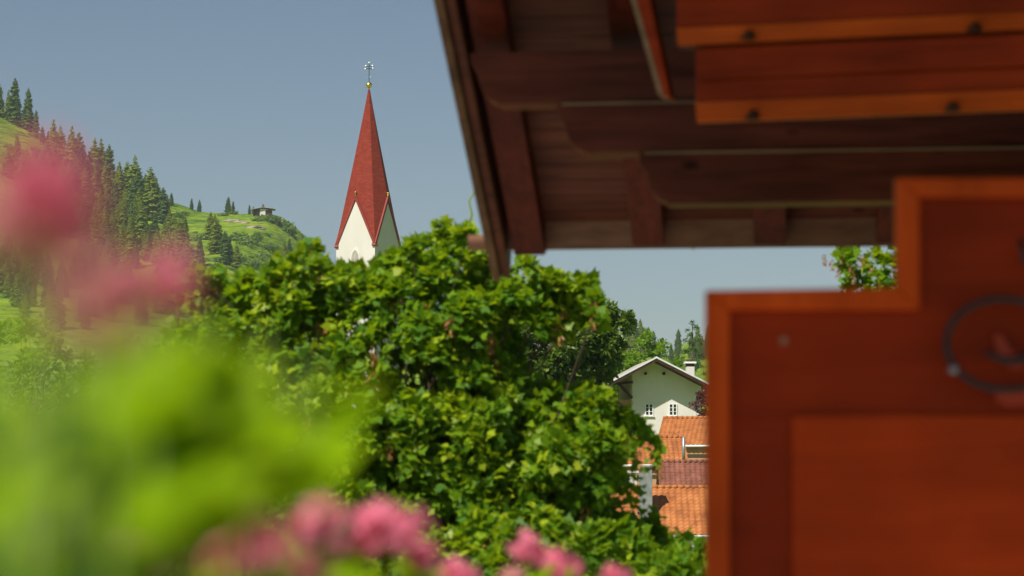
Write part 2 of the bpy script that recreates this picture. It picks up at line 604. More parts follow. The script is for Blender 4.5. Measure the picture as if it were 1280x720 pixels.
def inside(poly, x, y):
    c = False
    j = len(poly) - 1
    for i in range(len(poly)):
        xi, yi = poly[i]
        xj, yj = poly[j]
        if (yi > y) != (yj > y) and x < (xj - xi) * (y - yi) / (yj - yi) + xi:
            c = not c
        j = i
    return c


def edge_dist(poly, x, y):
    best = 1e9
    for i in range(len(poly)):
        ax, ay = poly[i - 1]
        bx, by = poly[i]
        dx, dy = bx - ax, by - ay
        t = max(0, min(1, ((x - ax) * dx + (y - ay) * dy) / (dx * dx + dy * dy + 1e-9)))
        best = min(best, math.hypot(x - ax - t * dx, y - ay - t * dy))
    return best


def crown_from_outline(poly, dist, depth, n, r_px, seed=1, holes=(), spacing=0.62):
    """clumps filling a rounded volume whose outline from the terrace is poly; depth: half thickness in metres"""
    rr = random.Random(seed)
    xs = [p[0] for p in poly]
    ys = [p[1] for p in poly]
    out = []
    tries = 0
    mx = max(edge_dist(poly, rr.uniform(min(xs), max(xs)), rr.uniform(min(ys), max(ys))) for _ in range(1))
    half = 0.5 * min(max(xs) - min(xs), max(ys) - min(ys))
    while len(out) < n and tries < n * 60:
        tries += 1
        x = rr.uniform(min(xs), max(xs))
        y = rr.uniform(min(ys), max(ys))
        if not inside(poly, x, y):
            continue
        e = edge_dist(poly, x, y)
        if e < r_px * 0.55:
            continue
        if any(math.hypot(x - h[0], y - h[1]) < h[2] + r_px * 0.5 for h in holes):
            continue
        th = math.sqrt(max(0.02, 1 - (1 - min(1, e / (half * 0.8))) ** 2))
        q = rr.choice((-1, -1, 1)) * rr.uniform(0.35, 1.0) if rr.random() < 0.75 else rr.uniform(-1, 1)
        d = dist + q * depth * th
        p = P(x, y, d)
        rad = r_px * rr.uniform(0.75, 1.25) * dist / F
        if any((p - o[0]).length < (rad + o[1]) * spacing * 0.5 for o in out):
            continue
        out.append((p, rad))
    return out


def branches(mb, base, heart, clumps, r0, n=6, every=1, sag=0.1):
    """trunk from base to heart and tapering limbs to the clumps"""
    base, heart = Vector(base), Vector(heart)
    mid = base.lerp(heart, 0.5) + Vector((0.06, 0.05, 0)) * (heart - base).length * 0.5
    mb.tube([base, mid, heart], [r0 * 1.25, r0, r0 * 0.6], 10)
    for i, (c, r) in enumerate(clumps):
        if i % every:
            continue
        c = Vector(c)
        t = random.uniform(0.45, 1.0)
        s = mid.lerp(heart, t)
        m1 = s.lerp(c, 0.5) + Vector((random.uniform(-.1, .1), random.uniform(-.1, .1), -sag)) * (c - s).length
        ln = (c - s).length
        k = r0 * random.uniform(0.14, 0.24)
        j1 = Vector((random.uniform(-.08, .08), random.uniform(-.08, .08), random.uniform(-.05, .05))) * ln
        j2 = Vector((random.uniform(-.06, .06), random.uniform(-.06, .06), random.uniform(-.06, .06))) * ln
        mb.tube([s, s.lerp(m1, 0.5) + j1, m1, m1.lerp(c, 0.5) + j2, c], [k, k * 0.75, k * 0.5, k * 0.3, k * 0.14], 5, caps=False)


def tree(name, base, heart, clumps, per, leaf, shape, mats, label, cat, r0=0.12, tw=1.0, every=2, young=None, group=None, up=0.6, jitter=0.5, holes=None, fol='foliage', fold=0.12, sink=0.3):
    t = empty(name, base, 0, label, cat, group)
    b = Vector(base)
    mb = MB()
    loc = [(Vector(c) - b, r) for c, r in clumps]
    h = Vector(heart) - b
    branches(mb, Vector((0, 0, -sink)), h, loc, r0, every=every)
    mb.build('trunk', M['bark'], t, smooth=True)
    pos, dr, nr, sz, tip = sprays([(tuple(c), r) for c, r in loc], per, leaf, np.array(h), up, jitter, tw)
    if holes is not None:
        holes = [(a_, b_, c_ * 1.55) for a_, b_, c_ in holes]
        keep = []
        for p in pos:
            wp = Vector(p) + b
            u = 640 + F * wp.x / wp.y
            v = 600 - F * (wp.z - CAMZ) / wp.y
            keep.append(not any(math.hypot(u - hx, v - hy) < hr and random.random() < 0.93 for hx, hy, hr in holes))
        keep = np.array(keep)
        pos, dr, nr, sz, tip = pos[keep], dr[keep], nr[keep], sz[keep], tip[keep]
    idx = None
    if young is not None:
        idx = (RNG.random(len(pos)) < np.clip((tip - young) * 2.2, 0, 0.8)).astype(int)
    leaf_mesh(fol, pos, dr, nr, sz, shape, mats, idx, fold, t)
    return t


# ------------------------------------------------------------------ terrain
def px_x(px, y=1150):
    return (px - 640) / F * y


CREST = [(-500, 20), (-250, 60), (-100, 92), (0, 142), (45, 165), (80, 195), (130, 235), (185, 250), (215, 252), (250, 264), (285, 265), (345, 266), (368, 282), (385, 300), (420, 335), (480, 380),
         (560, 415), (640, 440), (700, 432), (760, 422), (795, 421), (812, 432), (828, 460), (842, 434), (860, 427), (900, 427), (1000, 415), (1300, 400), (1700, 380)]
BASE = [(-90, -1.7), (-4, -1.72), (8, -1.75), (22, -3.6), (60, -4.6), (150, -6.6), (190, -5.0), (226, -2.4), (326, 0.0), (450, 4.0), (2600, 4.0)]


def lerp_tab(tab, x):
    if x <= tab[0][0]:
        return tab[0][1]
    for (a, b), (c, d) in zip(tab, tab[1:]):
        if x <= c:
            return b + (d - b) * (x - a) / (c - a)
    return tab[-1][1]


def ground(x, y):
    z = lerp_tab(BASE, y)
    if y > 430:
        px = 640 + x * F / 1150
        zc = (600 - lerp_tab(CREST, px)) / F * 1150
        t = max(0, min(1, (y - 430) / 720))
        f = t ** 1.25
        if y > 1150:
            f = 1 - (y - 1150) / 2400
        hz = (zc - 4) * f
        amp = 7.0 * min(1, t * 2) * (1 - t) + 1.0 * t
        hz += amp * noise.fractal(Vector((x * 0.012, y * 0.006, 0.3)), 1.0, 2.0, 4)
        hz += 5.0 * math.sin(x * 0.045 + y * 0.012) * t * (1 - t)
        z += hz
    elif y > 40:
        z += 0.25 * noise.fractal(Vector((x * 0.03, y * 0.03, 0.1)), 1.0, 2.0, 3)
    return z + CAMZ


def make_ground():
    ys = [-90, -40, -10, 0, 8, 12, 16, 22, 30, 40, 50, 60, 75, 90, 110, 130, 150, 170, 190, 210, 226, 245, 270, 300, 326, 350, 380, 410]
    y = 430
    while y < 1170:
        ys.append(y)
        y += 6
    ys += [1190, 1250, 1350, 1500, 1750, 2100, 2600]
    xs = list(range(-420, 240, 5))
    xs = [-1500, -1100, -800, -620, -520, -460] + xs + [250, 270, 300, 350, 420, 520, 650, 850, 1100, 1500]
    vs_ = [(x, y, ground(x, y)) for y in ys for x in xs]
    nx = len(xs)
    fs = [(j * nx + i, j * nx + i + 1, (j + 1) * nx + i + 1, (j + 1) * nx + i) for j in range(len(ys) - 1) for i in range(nx - 1)]
    mb = MB()
    mb.add(vs_, fs)
    o = mb.build('terrain', M['grass'], smooth=True)
    tag(o, kind='structure')


make_ground()
mb = MB()
_xs = [-7, -5, -3, -1, 1, 3, 5, 7, 9, 12]
_ys = [-3, 0, 2, 4, 6, 8, 10, 12, 14, 16, 17.5]
mb.add([(x_, y_, ground(x_, y_) + 0.03) for y_ in _ys for x_ in _xs],
       [(j * 10 + i, j * 10 + i + 1, (j + 1) * 10 + i + 1, (j + 1) * 10 + i) for j in range(10) for i in range(9)])
tag(mb.build('terrace', M['path'], smooth=True), kind='structure')  # unseen gravel sheet, added to cut the green bounce on the soffit


def hill_hit(px, py):
    y = 435.0
    while y < 1165:
        p = P(px, py, y)
        if ground(p.x, y) >= p.z:
            return Vector((p.x, y, ground(p.x, y)))
        y += 3
    x = px_x(px, 1148)
    return Vector((x, 1148, ground(x, 1148)))


# ------------------------------------------------------------------ spruces on the hill
def spruce_mesh(seed, h, r, mat):
    rr = random.Random(seed)
    mb = MB()
    mb.tube([(0, 0, -0.8), (0, 0, h * 0.5), (0, 0, h * 0.97)], [0.28, 0.16, 0.03], 6, mat=1)
    nw = 44
    pw = rr.uniform(0.5, 0.8)
    for i in range(nw):
        t = 0.06 + 0.92 * i / (nw - 1)
        z = h * t
        R_ = r * ((1 - t) ** pw) * min(1, 0.6 + t * 2.2) * rr.uniform(0.72, 1.1) + 0.15
        nb = 10 if t < 0.75 else 6
        for k in range(nb):
            a = 2 * math.pi * (k + rr.random() * 0.8) / nb + i * 0.7
            L = R_ * rr.uniform(0.5, 1.2)
            if rr.random() < 0.06:
                continue
            d = Vector((math.cos(a), math.sin(a), 0))
            s = Vector((-math.sin(a), math.cos(a), 0))
            droop = -0.32 + 0.75 * t
            w_ = L * 0.20 + 0.10
            zz = z + rr.uniform(-0.5, 0.5)
            p0 = Vector((0, 0, zz))
            p1 = d * L * 0.5 + Vector((0, 0, zz + droop * L * 0.5))
            p2 = d * L + Vector((0, 0, zz + droop * L + 0.06 * L))
            mb.add([p0, p1 + s * w_, p2, p1 - s * w_, p1 + Vector((0, 0, -0.30 * L - 0.15))], [(0, 1, 2, 3), (0, 2, 4)])
            q = d * L * 0.72 + Vector((0, 0, zz + droop * L * 0.72))
            for u_ in (0.45, 0.8):
                hq = d * L * u_ + Vector((0, 0, zz + droop * L * u_))
                hs = s * w_ * rr.uniform(0.8, 1.4)
                dn = Vector((0, 0, -rr.uniform(0.35, 0.6) * (0.5 + 0.22 * L))) + d * 0.12 * L
                mb.add([hq + hs * 0.7, hq - hs * 0.7, hq - hs + dn * 0.6, hq + dn, hq + hs + dn * 0.55], [(0, 1, 2, 3, 4)])
            for sg in (-1, 1):
                e = q + s * sg * w_ * 1.25 + d * L * 0.12 + Vector((0, 0, -0.1 * L))
                mb.add([p1, q + d * 0.1 * L, e], [(0, 1, 2)])
    me = bpy.data.meshes.new('spruce_tree')
    me.from_pydata(mb.v, [], mb.f)
    me.materials.append(mat)
    me.materials.append(M['bark'])
    me.polygons.foreach_set('material_index', mb.m)
    me.update()
    return me


SPR = [spruce_mesh(i, 22, 4.9 + 0.8 * (i % 3), M['spruce'] if i % 2 == 0 else M['spruce_dark']) for i in range(6)]
hr = random.Random(5)


def spruce(p, h, kind, label, group, wide=1.0):
    o = bpy.data.objects.new('spruce_tree', SPR[kind % 6])
    C.objects.link(o)
    o.location = p
    s = h * 1.02 / 22
    o.scale = (s * wide, s * wide, s)
    o.rotation_euler = (hr.uniform(-.03, .03), hr.uniform(-.03, .03), hr.uniform(0, 6.3))
    tag(o, label, 'tree', group)


def m_of(px_h, y=1150):
    return px_h * y / F


# the skyline group, top left  (px of base, base y, height in px)
G = 'spruces on the skyline at the top left of the hill'
for px, by, hp, k, lab in [(-8, 150, 46, 2, 'pale spruce cut by the picture edge at the top of the hill'), (13, 155, 56, 1, 'tallest dark spruce on the skyline at the hill top'),
                           (29, 164, 53, 3, 'slim dark spruce right of the tallest one on the hill top'), (39, 170, 30, 5, 'short spruce ending the topmost row on the hill'),
                           (4, 152, 38, 0, 'pale spruce left of the tallest one on the hill top')]:
    x = px_x(px, 1146)
    spruce(Vector((x, 1146, ground(x, 1146) - 1)), m_of(hp) + 1, k, lab, G, 0.8)
# upper stand stepping down the skyline
G = 'tall spruces stepping down the wooded ridge'
for px, by, hp, k in [(53, 180, 20, 1), (60, 182, 18, 3), (66, 215, 66, 0), (76, 215, 56, 2), (88, 235, 76, 0), (96, 232, 64, 1), (103, 240, 60, 3), (108, 240, 45, 0), (116, 242, 68, 2), (127, 245, 72, 0),
                      (134, 250, 68, 3), (141, 258, 45, 2), (150, 268, 66, 0), (158, 262, 58, 4), (166, 265, 70, 2), (172, 268, 56, 1), (181, 266, 48, 3), (190, 275, 65, 4), (196, 272, 50, 0), (203, 280, 45, 1)]:
    p = hill_hit(px, by)
    spruce(p, m_of(hp, p.y), k, 'tall spruce of the dense stand stepping down the wooded ridge', G)
# the dense stand below
POLY = [(60, 215), (110, 235), (160, 262), (205, 272), (232, 298), (243, 330), (215, 348), (150, 335), (110, 330), (70, 300), (30, 260), (20, 220)]
G = 'spruces of the dense wood on the slope'
n = 0
while n < 150:
    px, py = hr.uniform(15, 230), hr.uniform(215, 350)
    if inside(POLY, px, py):
        p = hill_hit(px, py)
        spruce(p, m_of(hr.uniform(26, 54), p.y), hr.choice((0, 0, 2, 4, 4, 1, 3)), 'spruce in the dense wood on the slope above the pink blossoms', G)
        n += 1
# scattered ones on the open slope and the knoll
G = 'single spruces on the open green slope'
for px, by, hp, k, lab in [(214, 258, 16, 1, 'first small spruce on the skyline right of the wood'), (237, 254, 14, 3, 'second small spruce alone on the skyline of the slope'), (249, 266, 15, 1, 'tiny spruce alone on the skyline before the twin trees'),
                           (283, 265, 21, 1, 'darker left one of the twin spruces on the knoll skyline'), (289, 265, 16, 3, 'slightly shorter right one of the twin spruces on the knoll'),
                           (310, 264, 12, 3, 'small dark tree left of the hill hut'), (315, 264, 10, 1, 'tiny dark tree touching the hill hut'), (327, 262, 13, 1, 'dark tree rising behind the hill hut'),
                           (268, 318, 50, 0, 'broad olive spruce alone in the middle of the open slope'), (272, 316, 42, 2, 'spruce standing against the broad olive spruce on the slope'),
                           (262, 300, 34, 4, 'pale spruce left behind the broad olive spruce on the slope'), (296, 336, 30, 4, 'pale spruce at the lower right of the spruce group on the open slope'),
                           (282, 330, 40, 1, 'dark spruce below right of the broad olive spruce'), (250, 334, 34, 1, 'dark narrow spruce low on the slope above the maple'),
                           (287, 328, 30, 3, 'dark short spruce beside the gully on the slope'), (362, 325, 26, 3, 'spruce near the right end of the slope'),
                           (376, 322, 24, 1, 'dark narrow spruce at the right end of the slope'), (384, 326, 16, 3, 'smallest spruce at the right end of the slope'),
                           (355, 330, 28, 2, 'olive spruce near the right end of the slope'), (226, 345, 32, 0, 'olive spruce below the dense wood'), (240, 348, 26, 2, 'small olive spruce low on the slope left of the narrow dark one'),
                           (20, 212, 44, 0, 'lone olive spruce on the meadow at the upper left'), (10, 222, 40, 2, 'olive spruce on the upper left meadow next to the picture edge')]:
    p = hill_hit(px, by)
    spruce(p, m_of(hp, p.y), k, lab, G)
# lower slope, seen through the blurred flowers
G = 'spruces at the foot of the slope behind the flowers'
for i in range(70):
    px, py = hr.uniform(-20, 235), hr.uniform(335, 415)
    p = hill_hit(px, py)
    spruce(p, m_of(hr.uniform(30, 52), p.y), hr.choice((0, 2, 1, 4)), 'spruce at the foot of the slope behind the blurred flowers', G)
# far wood on the right
G = 'spruces of the far wood above the white house'
for i in range(90):
    px = hr.uniform(690, 900)
    q = hr.random()
    x = px_x(px, 1145 - q * 170)
    y = 1145 - q * 170
    hp = hr.uniform(22, 32)
    if 819 < px < 833:
        hp *= 0.55
    spruce(Vector((x, y, ground(x, y) - 1)), m_of(hp), hr.choice((0, 1, 2, 3, 4)), 'spruce of the far wood on the ridge above the white house', G, 0.85)


# bushes on the slope
def bush_mesh(seed, n=260):
    rg = np.random.default_rng(seed)
    v = unit(rg.normal(size=(n, 3)))
    v[:, 2] = np.abs(v[:, 2])
    rad = rg.uniform(0.55, 1.05, n)[:, None]
    lob = 1 + 0.3 * np.sin(v[:, :1] * 5 + seed) * np.cos(v[:, 1:2] * 4)
    pos = v * rad * lob * np.array([1.0, 1.0, 0.75])
    global RNG
    o = leaf_mesh('hill_bush', pos, rg.normal(size=(n, 3)), v + rg.normal(size=(n, 3)) * 0.6, rg.uniform(0.2, 0.42, n), OVAL, M['hillbush'])
    me = o.data
    bpy.data.objects.remove(o)
    return me


BM = [bush_mesh(i) for i in range(3)]
BMD = [m.copy() for m in BM]
for m_ in BMD:
    m_.materials[0] = M['spruce_dark']
G = 'low bushes scattered on the green slope'
spots = [(292, 300, 3.5), (302, 301, 4.5), (312, 302, 4), (320, 300, 3), (305, 306, 3), (332, 275, 4), (340, 278, 4.5), (348, 281, 4.5), (352, 284, 4.5), (358, 290, 4), (364, 293, 3.5), (322, 277, 3), (290, 268, 2.5), (280, 270, 2.5),
         (262, 300, 3), (335, 313, 3.5), (345, 320, 4), (330, 322, 3), (320, 335, 4), (300, 325, 3), (230, 268, 2.5), (222, 272, 3), (250, 300, 3), (205, 262, 3), (195, 258, 3), (188, 252, 3), (208, 268, 2.5), (50, 175, 3), (58, 185, 3.5), (40, 170, 2.5), (44, 190, 3),
         (56, 203, 4), (70, 212, 3.5), (30, 200, 3), (10, 185, 3)]
for i in range(90):
    spots.append((hr.uniform(225, 400), hr.uniform(290, 350), hr.uniform(0.9, 2.2)))
for i, (px, py, r_) in enumerate(spots):
    p = hill_hit(px, py)
    o = bpy.data.objects.new('hill_bush', (BMD if i % 3 == 0 else BM)[i % 3])
    C.objects.link(o)
    o.location = p
    o.scale = (r_ * hr.uniform(0.8, 1.2), r_, r_ * hr.uniform(0.7, 1.0))
    o.rotation_euler = (0, 0, hr.uniform(0, 6))
    tag(o, 'low rounded bush scattered on the green slope left of the steeple', 'bush', G)

# bare rock on the knoll
for i, (px, py, s, lab) in enumerate([(290, 277, 5.5, 'broad bare rock patch on the knoll below the twin spruces'), (303, 279, 4, 'bare rock patch below the hill hut'), (318, 285, 5, 'lowest bare rock patch on the right flank of the knoll')]):
    p = hill_hit(px, py)
    mb = MB()
    mb.sphere((0, 0, 0), 1, 14, 9)
    rr = random.Random(i)
    mb.v = [tuple(Vector(v) * (1 + 0.35 * noise.noise(Vector(v) * 2 + Vector((i * 3, 0, 0))))) for v in mb.v]
    o = mb.build('rock_outcrop', M['rock'])
    o.location = p - Vector((0, 0, s * 0.12))
    o.scale = (s, s * 0.7, s * 0.28)
    tag(o, lab, 'rock', 'bare rock patches on the knoll')

# hut on the knoll
p = hill_hit(326, 264)
x = px_x(326, 1140)
hut_scale = (1, 1, 0.8)
hut = empty('mountain_hut', (x, 1140, ground(x, 1140) + 0.9), R(8), 'small mountain hut with flat gabled roof on the knoll of the green slope', 'hut')
hut.scale = hut_scale
mb = MB().box((-4.2, -3, -1.5), (1.0, 3, 2.4))
mb.build('timber_wall', M['darkwood'], hut)
MB().box((-1.2, -3.4, -1.5), (1.4, 3, 2.6)).build('plaster_wall', M['plaster_tower'], hut)
MB().box((1.4, -3.2, -1.5), (4.6, 3, 1.9)).build('veranda_wall', M['darkwood'], hut)
mb = MB()
mb.prism([(-5.2, -4.4, 2.3), (0, -4.4, 3.7), (6.2, -4.4, 2.7), (6.2, -4.4, 2.5), (0, -4.4, 3.4), (-5.2, -4.4, 2.0)], (0, 8.4, 0))
mb.build('roof', M['roof_far'], hut)
MB().box((-2.6, -3.07, 0.2), (-1.7, -2.98, 1.9)).build('door', M['glass'], hut)

# ------------------------------------------------------------------ church tower
CY = 326.0
sc = CY / F                               # metres per photo pixel there
cx, cz0 = P(459, 600, CY).x, CAMZ
church = empty('church_tower', (cx, CY, ground(cx, CY) - 0.3), R(-30), 'white church tower with tall red shingled spire rising behind the green maple', 'church')


def zt(py):                               # local height for a photo row
    return P(459, py, CY).z - church.location.z


hw = 3.12                                 # half width of the tower
z_eave = zt(309)
z_peak = zt(252)
z_top = zt(112)
WT = M['plaster_tower']
mb = MB()
mb.box((-hw, -hw, 0), (hw, hw, z_eave))
# four steep gables
for k in range(4):
    Rm = Matrix.Rotation(k * math.pi / 2, 4, 'Z')
    pts = [Rm @ Vector(q) for q in ((-hw, -hw, z_eave), (hw, -hw, z_eave), (0, -hw, z_peak - 0.3))]
    mb.prism(pts, Rm @ Vector((0, 0.5, 0)))
mb.build('wall', WT, church)
# spire: eight facets, edges at gable peaks and at the tower corners
mb = MB()
NR = 22
ring_a = []
po = hw + 0.06
rows = []
for i in range(NR + 1):
    t = i / NR
    row = []
    for k in range(8):
        a = math.pi / 4 * k - math.pi / 2
        if k % 2 == 0:                    # gable peaks
            z0, r0 = z_peak, po
        else:
            z0, r0 = z_eave, po * math.sqrt(2)
        z = z0 + (z_top - z0) * t
        # radius follows a straight line to the tip, a touch concave
        rr_ = r0 * (1 - t) ** 1.05 + 0.13 * t
        row.append((math.cos(a) * rr_, math.sin(a) * rr_, z))
    rows.append(row)
vs_ = [v for r_ in rows for v in r_]
fs = []
for i in range(NR):
    for k in range(8):
        a, b = i * 8 + k, i * 8 + (k + 1) % 8
        c, d = b + 8, a + 8
        fs += [(a, b, c), (a, c, d)]
mb.add(vs_, fs)
mb.build('spire', M['spire'], church)
# red trims along the gables
mb = MB()
for k in range(4):
    Rm = Matrix.Rotation(k * math.pi / 2, 4, 'Z')
    for sg in (-1, 1):
        a = Vector((sg * (hw + 0.12), -hw - 0.16, z_eave - 0.2))
        b = Vector((0, -hw - 0.16, z_peak + 0.35))
        n_ = Vector((b.z - a.z, 0, -(b.x - a.x))).normalized() * (0.17 * (1 if sg > 0 else 1))
        pts = [a - n_, a + n_, b + n_, b - n_]
        mb.prism([Rm @ q for q in pts], Rm @ Vector((0, 0.55, 0)))
mb.build('gable_trim', M['red_trim'], church)
# little gilt balls above the gables
for k in range(4):
    Rm = Matrix.Rotation(k * math.pi / 2, 4, 'Z')
    mb = MB()
    q = Rm @ Vector((0, -hw - 0.05, z_peak + 0.95))
    mb.tube([Rm @ Vector((0, -hw + 0.1, z_peak)), q], 0.05, 6)
    mb.sphere(q, 0.15)
    mb.build('gable_ball', M['gold'], church, smooth=True)
mb = MB()
zb = zt(106.5)
mb.sphere((0, 0, zb), 0.42, 16, 12)
mb.build('spire_ball', M['gold'], church, smooth=True)
mb = MB()
zc_ = zt(79)
mb.tube([(0, 0, z_top - 0.3), (0, 0, zc_)], 0.045, 6)
Rv = Matrix.Rotation(R(30), 4, 'Z')
za, zb2 = zt(86), zt(83)
mb.tube([Rv @ Vector((-0.6, 0, za)), Rv @ Vector((0.6, 0, za))], 0.045, 6)
mb.tube([Rv @ Vector((-0.4, 0, zb2)), Rv @ Vector((0.4, 0, zb2))], 0.04, 6)
cr = mb.build('cross', M['iron'], church)
mb = MB()
for q in ((-0.45, zt(82.5)), (0.45, zt(82.3)), (-0.52, zt(86.4)), (0.52, zt(85.6)), (0, zt(78.5)), (0.15, zt(96.5))):
    mb.sphere(Rv @ Vector((q[0], 0, q[1])), 0.14 if q[0] != 0.15 else 0.08, 8, 6)
b_ = mb.build('gilding', M['silver'], cr, smooth=True)


# pointed belfry windows on every face
def pointed(w_, h_, z, n=6):
    pts = [(-w_, z), (w_, z), (w_, z + h_)]
    for i in range(1, n):
        a = math.pi / 3 * i / n
        pts.append((-w_ + 2 * w_ * math.cos(a), z + h_ + 2 * w_ * math.sin(a)))
    pts.append((0, z + h_ + 2 * w_ * math.sin(math.pi / 3)))
    for i in range(n - 1, 0, -1):
        a = math.pi / 3 * i / n
        pts.append((w_ - 2 * w_ * math.cos(a), z + h_ + 2 * w_ * math.sin(a)))
    pts.append((-w_, z + h_))
    return pts


for k in range(4):
    Rm = Matrix.Rotation(k * math.pi / 2, 4, 'Z')
    zw = zt(345)
    mb = MB()
    out_ = pointed(0.78, 2.3, zw)
    mb.prism([Rm @ Vector((a, -hw - 0.10, b)) for a, b in out_], Rm @ Vector((0, 0.15, 0)))
    fr = mb.build('window', M['plaster'], church)
    mb = MB()
    inn = pointed(0.55, 2.2, zw + 0.12)
    mb.prism([Rm @ Vector((a, -hw - 0.13, b)) for a, b in inn], Rm @ Vector((0, 0.1, 0)))
    mb.build('louver', M['roof_far'], fr)
# thin sill line on the left of the tower
mb = MB()
mb.box((-hw - 0.28, -hw - 0.28, zt(330) - 0.12), (hw + 0.28, hw + 0.28, zt(330) + 0.12))
# (moulding between belfry and shaft)
mb.v = [(a, b, c - 4.6) for a, b, c in mb.v]
mb.build('moulding', M['plaster_tower'], church)


# ------------------------------------------------------------------ tiled roofs
def tile_roof(width, length, col=0.36, row=0.36, amp=0.08):
    """plane in local x (width) and -y/+z; returns verts laid flat: x, s along slope, lift"""
    ncol = max(2, int(width / col))
    nrow = max(2, int(length / row))
    xs = []
    for c in range(ncol):
        for q in range(5):
            xs.append(((c + q / 5.0) * width / ncol, amp * (0.5 + 0.5 * math.cos(2 * math.pi * q / 5)) ** 0.8))
    xs.append((width, amp))
    rws = []
    for r_ in range(nrow):
        s0, s1 = r_ * length / nrow, (r_ + 1) * length / nrow
        rws.append((s0, 0.0))
        rws.append((s1 - 0.005, 0.045))
    pts, fs = [], []
    for s, l in rws:
        for x_, a in xs:
            pts.append((x_, s, a + l))
    nx = len(xs)
    for j in range(len(rws) - 1):
        for i in range(nx - 1):
            fs.append((j * nx + i, (j + 1) * nx + i, (j + 1) * nx + i + 1, j * nx + i + 1))
    return pts, fs


def house_row(name, pxl, pxr, py_ridge, py_eave, yd, mat, wallmat, label, yaw=0.0, pitch=33, depth=7.0, wall_down=5.0, cut_left=0.0):
    """a house seen on its eave side: tiled slope towards the camera"""
    pr = P((pxl + pxr) / 2, py_ridge, yd)
    pe = P((pxl + pxr) / 2, py_eave, yd)
    hgt = pr.z - pe.z
    run = hgt / math.tan(R(pitch))
    wd = (pxr - pxl) * yd / F
    base_z = min(ground(pr.x, yd), pe.z - 2.0) - 0.5
    t = empty(name, (pr.x, yd, base_z), yaw, label, 'house')
    zr, ze = pr.z - base_z, pe.z - base_z
    L = math.hypot(hgt, run)
    pts, fs = tile_roof(wd, L + 0.0)
    ca, sa = run / L, hgt / L
    q = [(x_ - wd / 2 + cut_left * s / L, -s * ca - l * -sa * 0 - 0.0, zr - s * sa + l) for x_, s, l in pts]
    MB().add(q, fs).build('roof', mat, t)
    q = [(a, -b, c) for a, b, c in q]
    fs2 = [tuple(reversed(f)) for f in fs]
    MB().add(q, fs2).build('roof', mat, t)
    mb = MB()
    nseg = int(wd / 0.4)
    for i in range(nseg):
        x0 = -wd / 2 + i * wd / nseg
        mb.tube([(x0, 0, zr + 0.05), (x0 + wd / nseg * 0.98, 0, zr + 0.07)], [0.13, 0.15], 8)
    mb.build('ridge_cap', mat, t, smooth=True)
    ww = wd / 2 - 0.35
    rr_ = run - 0.45
    mb = MB()
    mb.box((-ww, -rr_, 0), (ww, rr_, ze + 0.05))
    for sx in (-ww, ww - 0.3):
        mb.prism([(sx, -rr_, ze + 0.05), (sx, rr_, ze + 0.05), (sx, 0, zr - 0.25)], (0.3, 0, 0))
    mb.build('wall', wallmat, t)
    mb = MB()
    mb.tube([(-wd / 2, -run - 0.08, ze - 0.02), (wd / 2, -run - 0.08, ze - 0.02)], 0.09, 8)
    mb.build('gutter', M['white'], t, smooth=True)
    return t, zr, ze, run, wd, base_z


hA, zrA, zeA, runA, wdA, bzA = house_row('tiled_house', 829, 930, 523, 558, 196, M['tile_orange'], M['plaster_warm'], 'house with bright orange tiled roof directly below the white gabled house', yaw=R(-3), cut_left=-0.6)
hB, zrB, zeB, runB, wdB, bzB = house_row('tiled_house', 822, 930, 578, 620, 172, M['tile_brown'], M['plaster'], 'house with brown red tiled roof between the two orange roofs', yaw=R(-1))
hC, zrC, zeC, runC, wdC, bzC = house_row('tiled_house', 640, 930, 610, 668, 150, M['tile_orange'], M['plaster'], 'wide house with weathered orange tiled roof, the lowest roof seen', yaw=R(-1))
hD, zrD, zeD, runD, wdD, bzD = house_row('tiled_house', 760, 855, 547, 582, 184, M['tile_orange'], M['plaster_warm'], 'small orange roofed wing with a grey downpipe at its corner', yaw=R(2))
for h_ in (hA, hB, hC, hD):
    h_['group'] = 'tiled houses of the village'
# downpipe of the small wing
q = P(854.5, 546, 180.5)
q2 = P(854.5, 580, 180.5)
o = MB().tube([q - hD.location, q2 - hD.location], 0.12, 8).build('downpipe', M['zinc'], hD, smooth=True)
o.rotation_euler = (0, 0, -R(2))


# chimneys on the low orange roof
def chimney(px0, px1, py0, py1, yd, parent, body, cap, name='chimney'):
    a, b = P(px0, py1, yd), P(px1, py0, yd)
    inv = Matrix.Rotation(-parent.rotation_euler[2], 4, 'Z')
    w2 = (b.x - a.x) / 2
    c = inv @ (Vector(((a.x + b.x) / 2, yd, a.z)) - parent.location)
    h = b.z - a.z
    mb = MB().box((c.x - w2, c.y - w2, c.z - 0.8), (c.x + w2, c.y + w2, c.z + h - 0.25))
    o = mb.build(name, body, parent, bevel=0.02)
    k = MB()
    k.box((c.x - w2 - 0.12, c.y - w2 - 0.12, c.z + h - 0.06), (c.x + w2 + 0.12, c.y + w2 + 0.12, c.z + h + 0.08))
    for sx in (-1, 1):
        for sy in (-1, 1):
            k.box((c.x + sx * w2 * 0.8 - 0.06, c.y + sy * w2 * 0.8 - 0.06, c.z + h - 0.25), (c.x + sx * w2 * 0.8 + 0.06, c.y + sy * w2 * 0.8 + 0.06, c.z + h - 0.06))
    k.build('cap', cap, o, bevel=0.02)
    return o


chimney(799, 815, 583, 637, 147.5, hC, M['zinc'], M['zinc'])
chimney(783, 796, 590, 620, 150.5, hC, M['plaster_tower'], M['white'])
mb = MB().box((-0.5, -0.05, 0), (0.5, 0.9, 0.08))
o = mb.build('flashing', M['zinc'], hC)
o.location = P(808, 640, 147.2) - hC.location

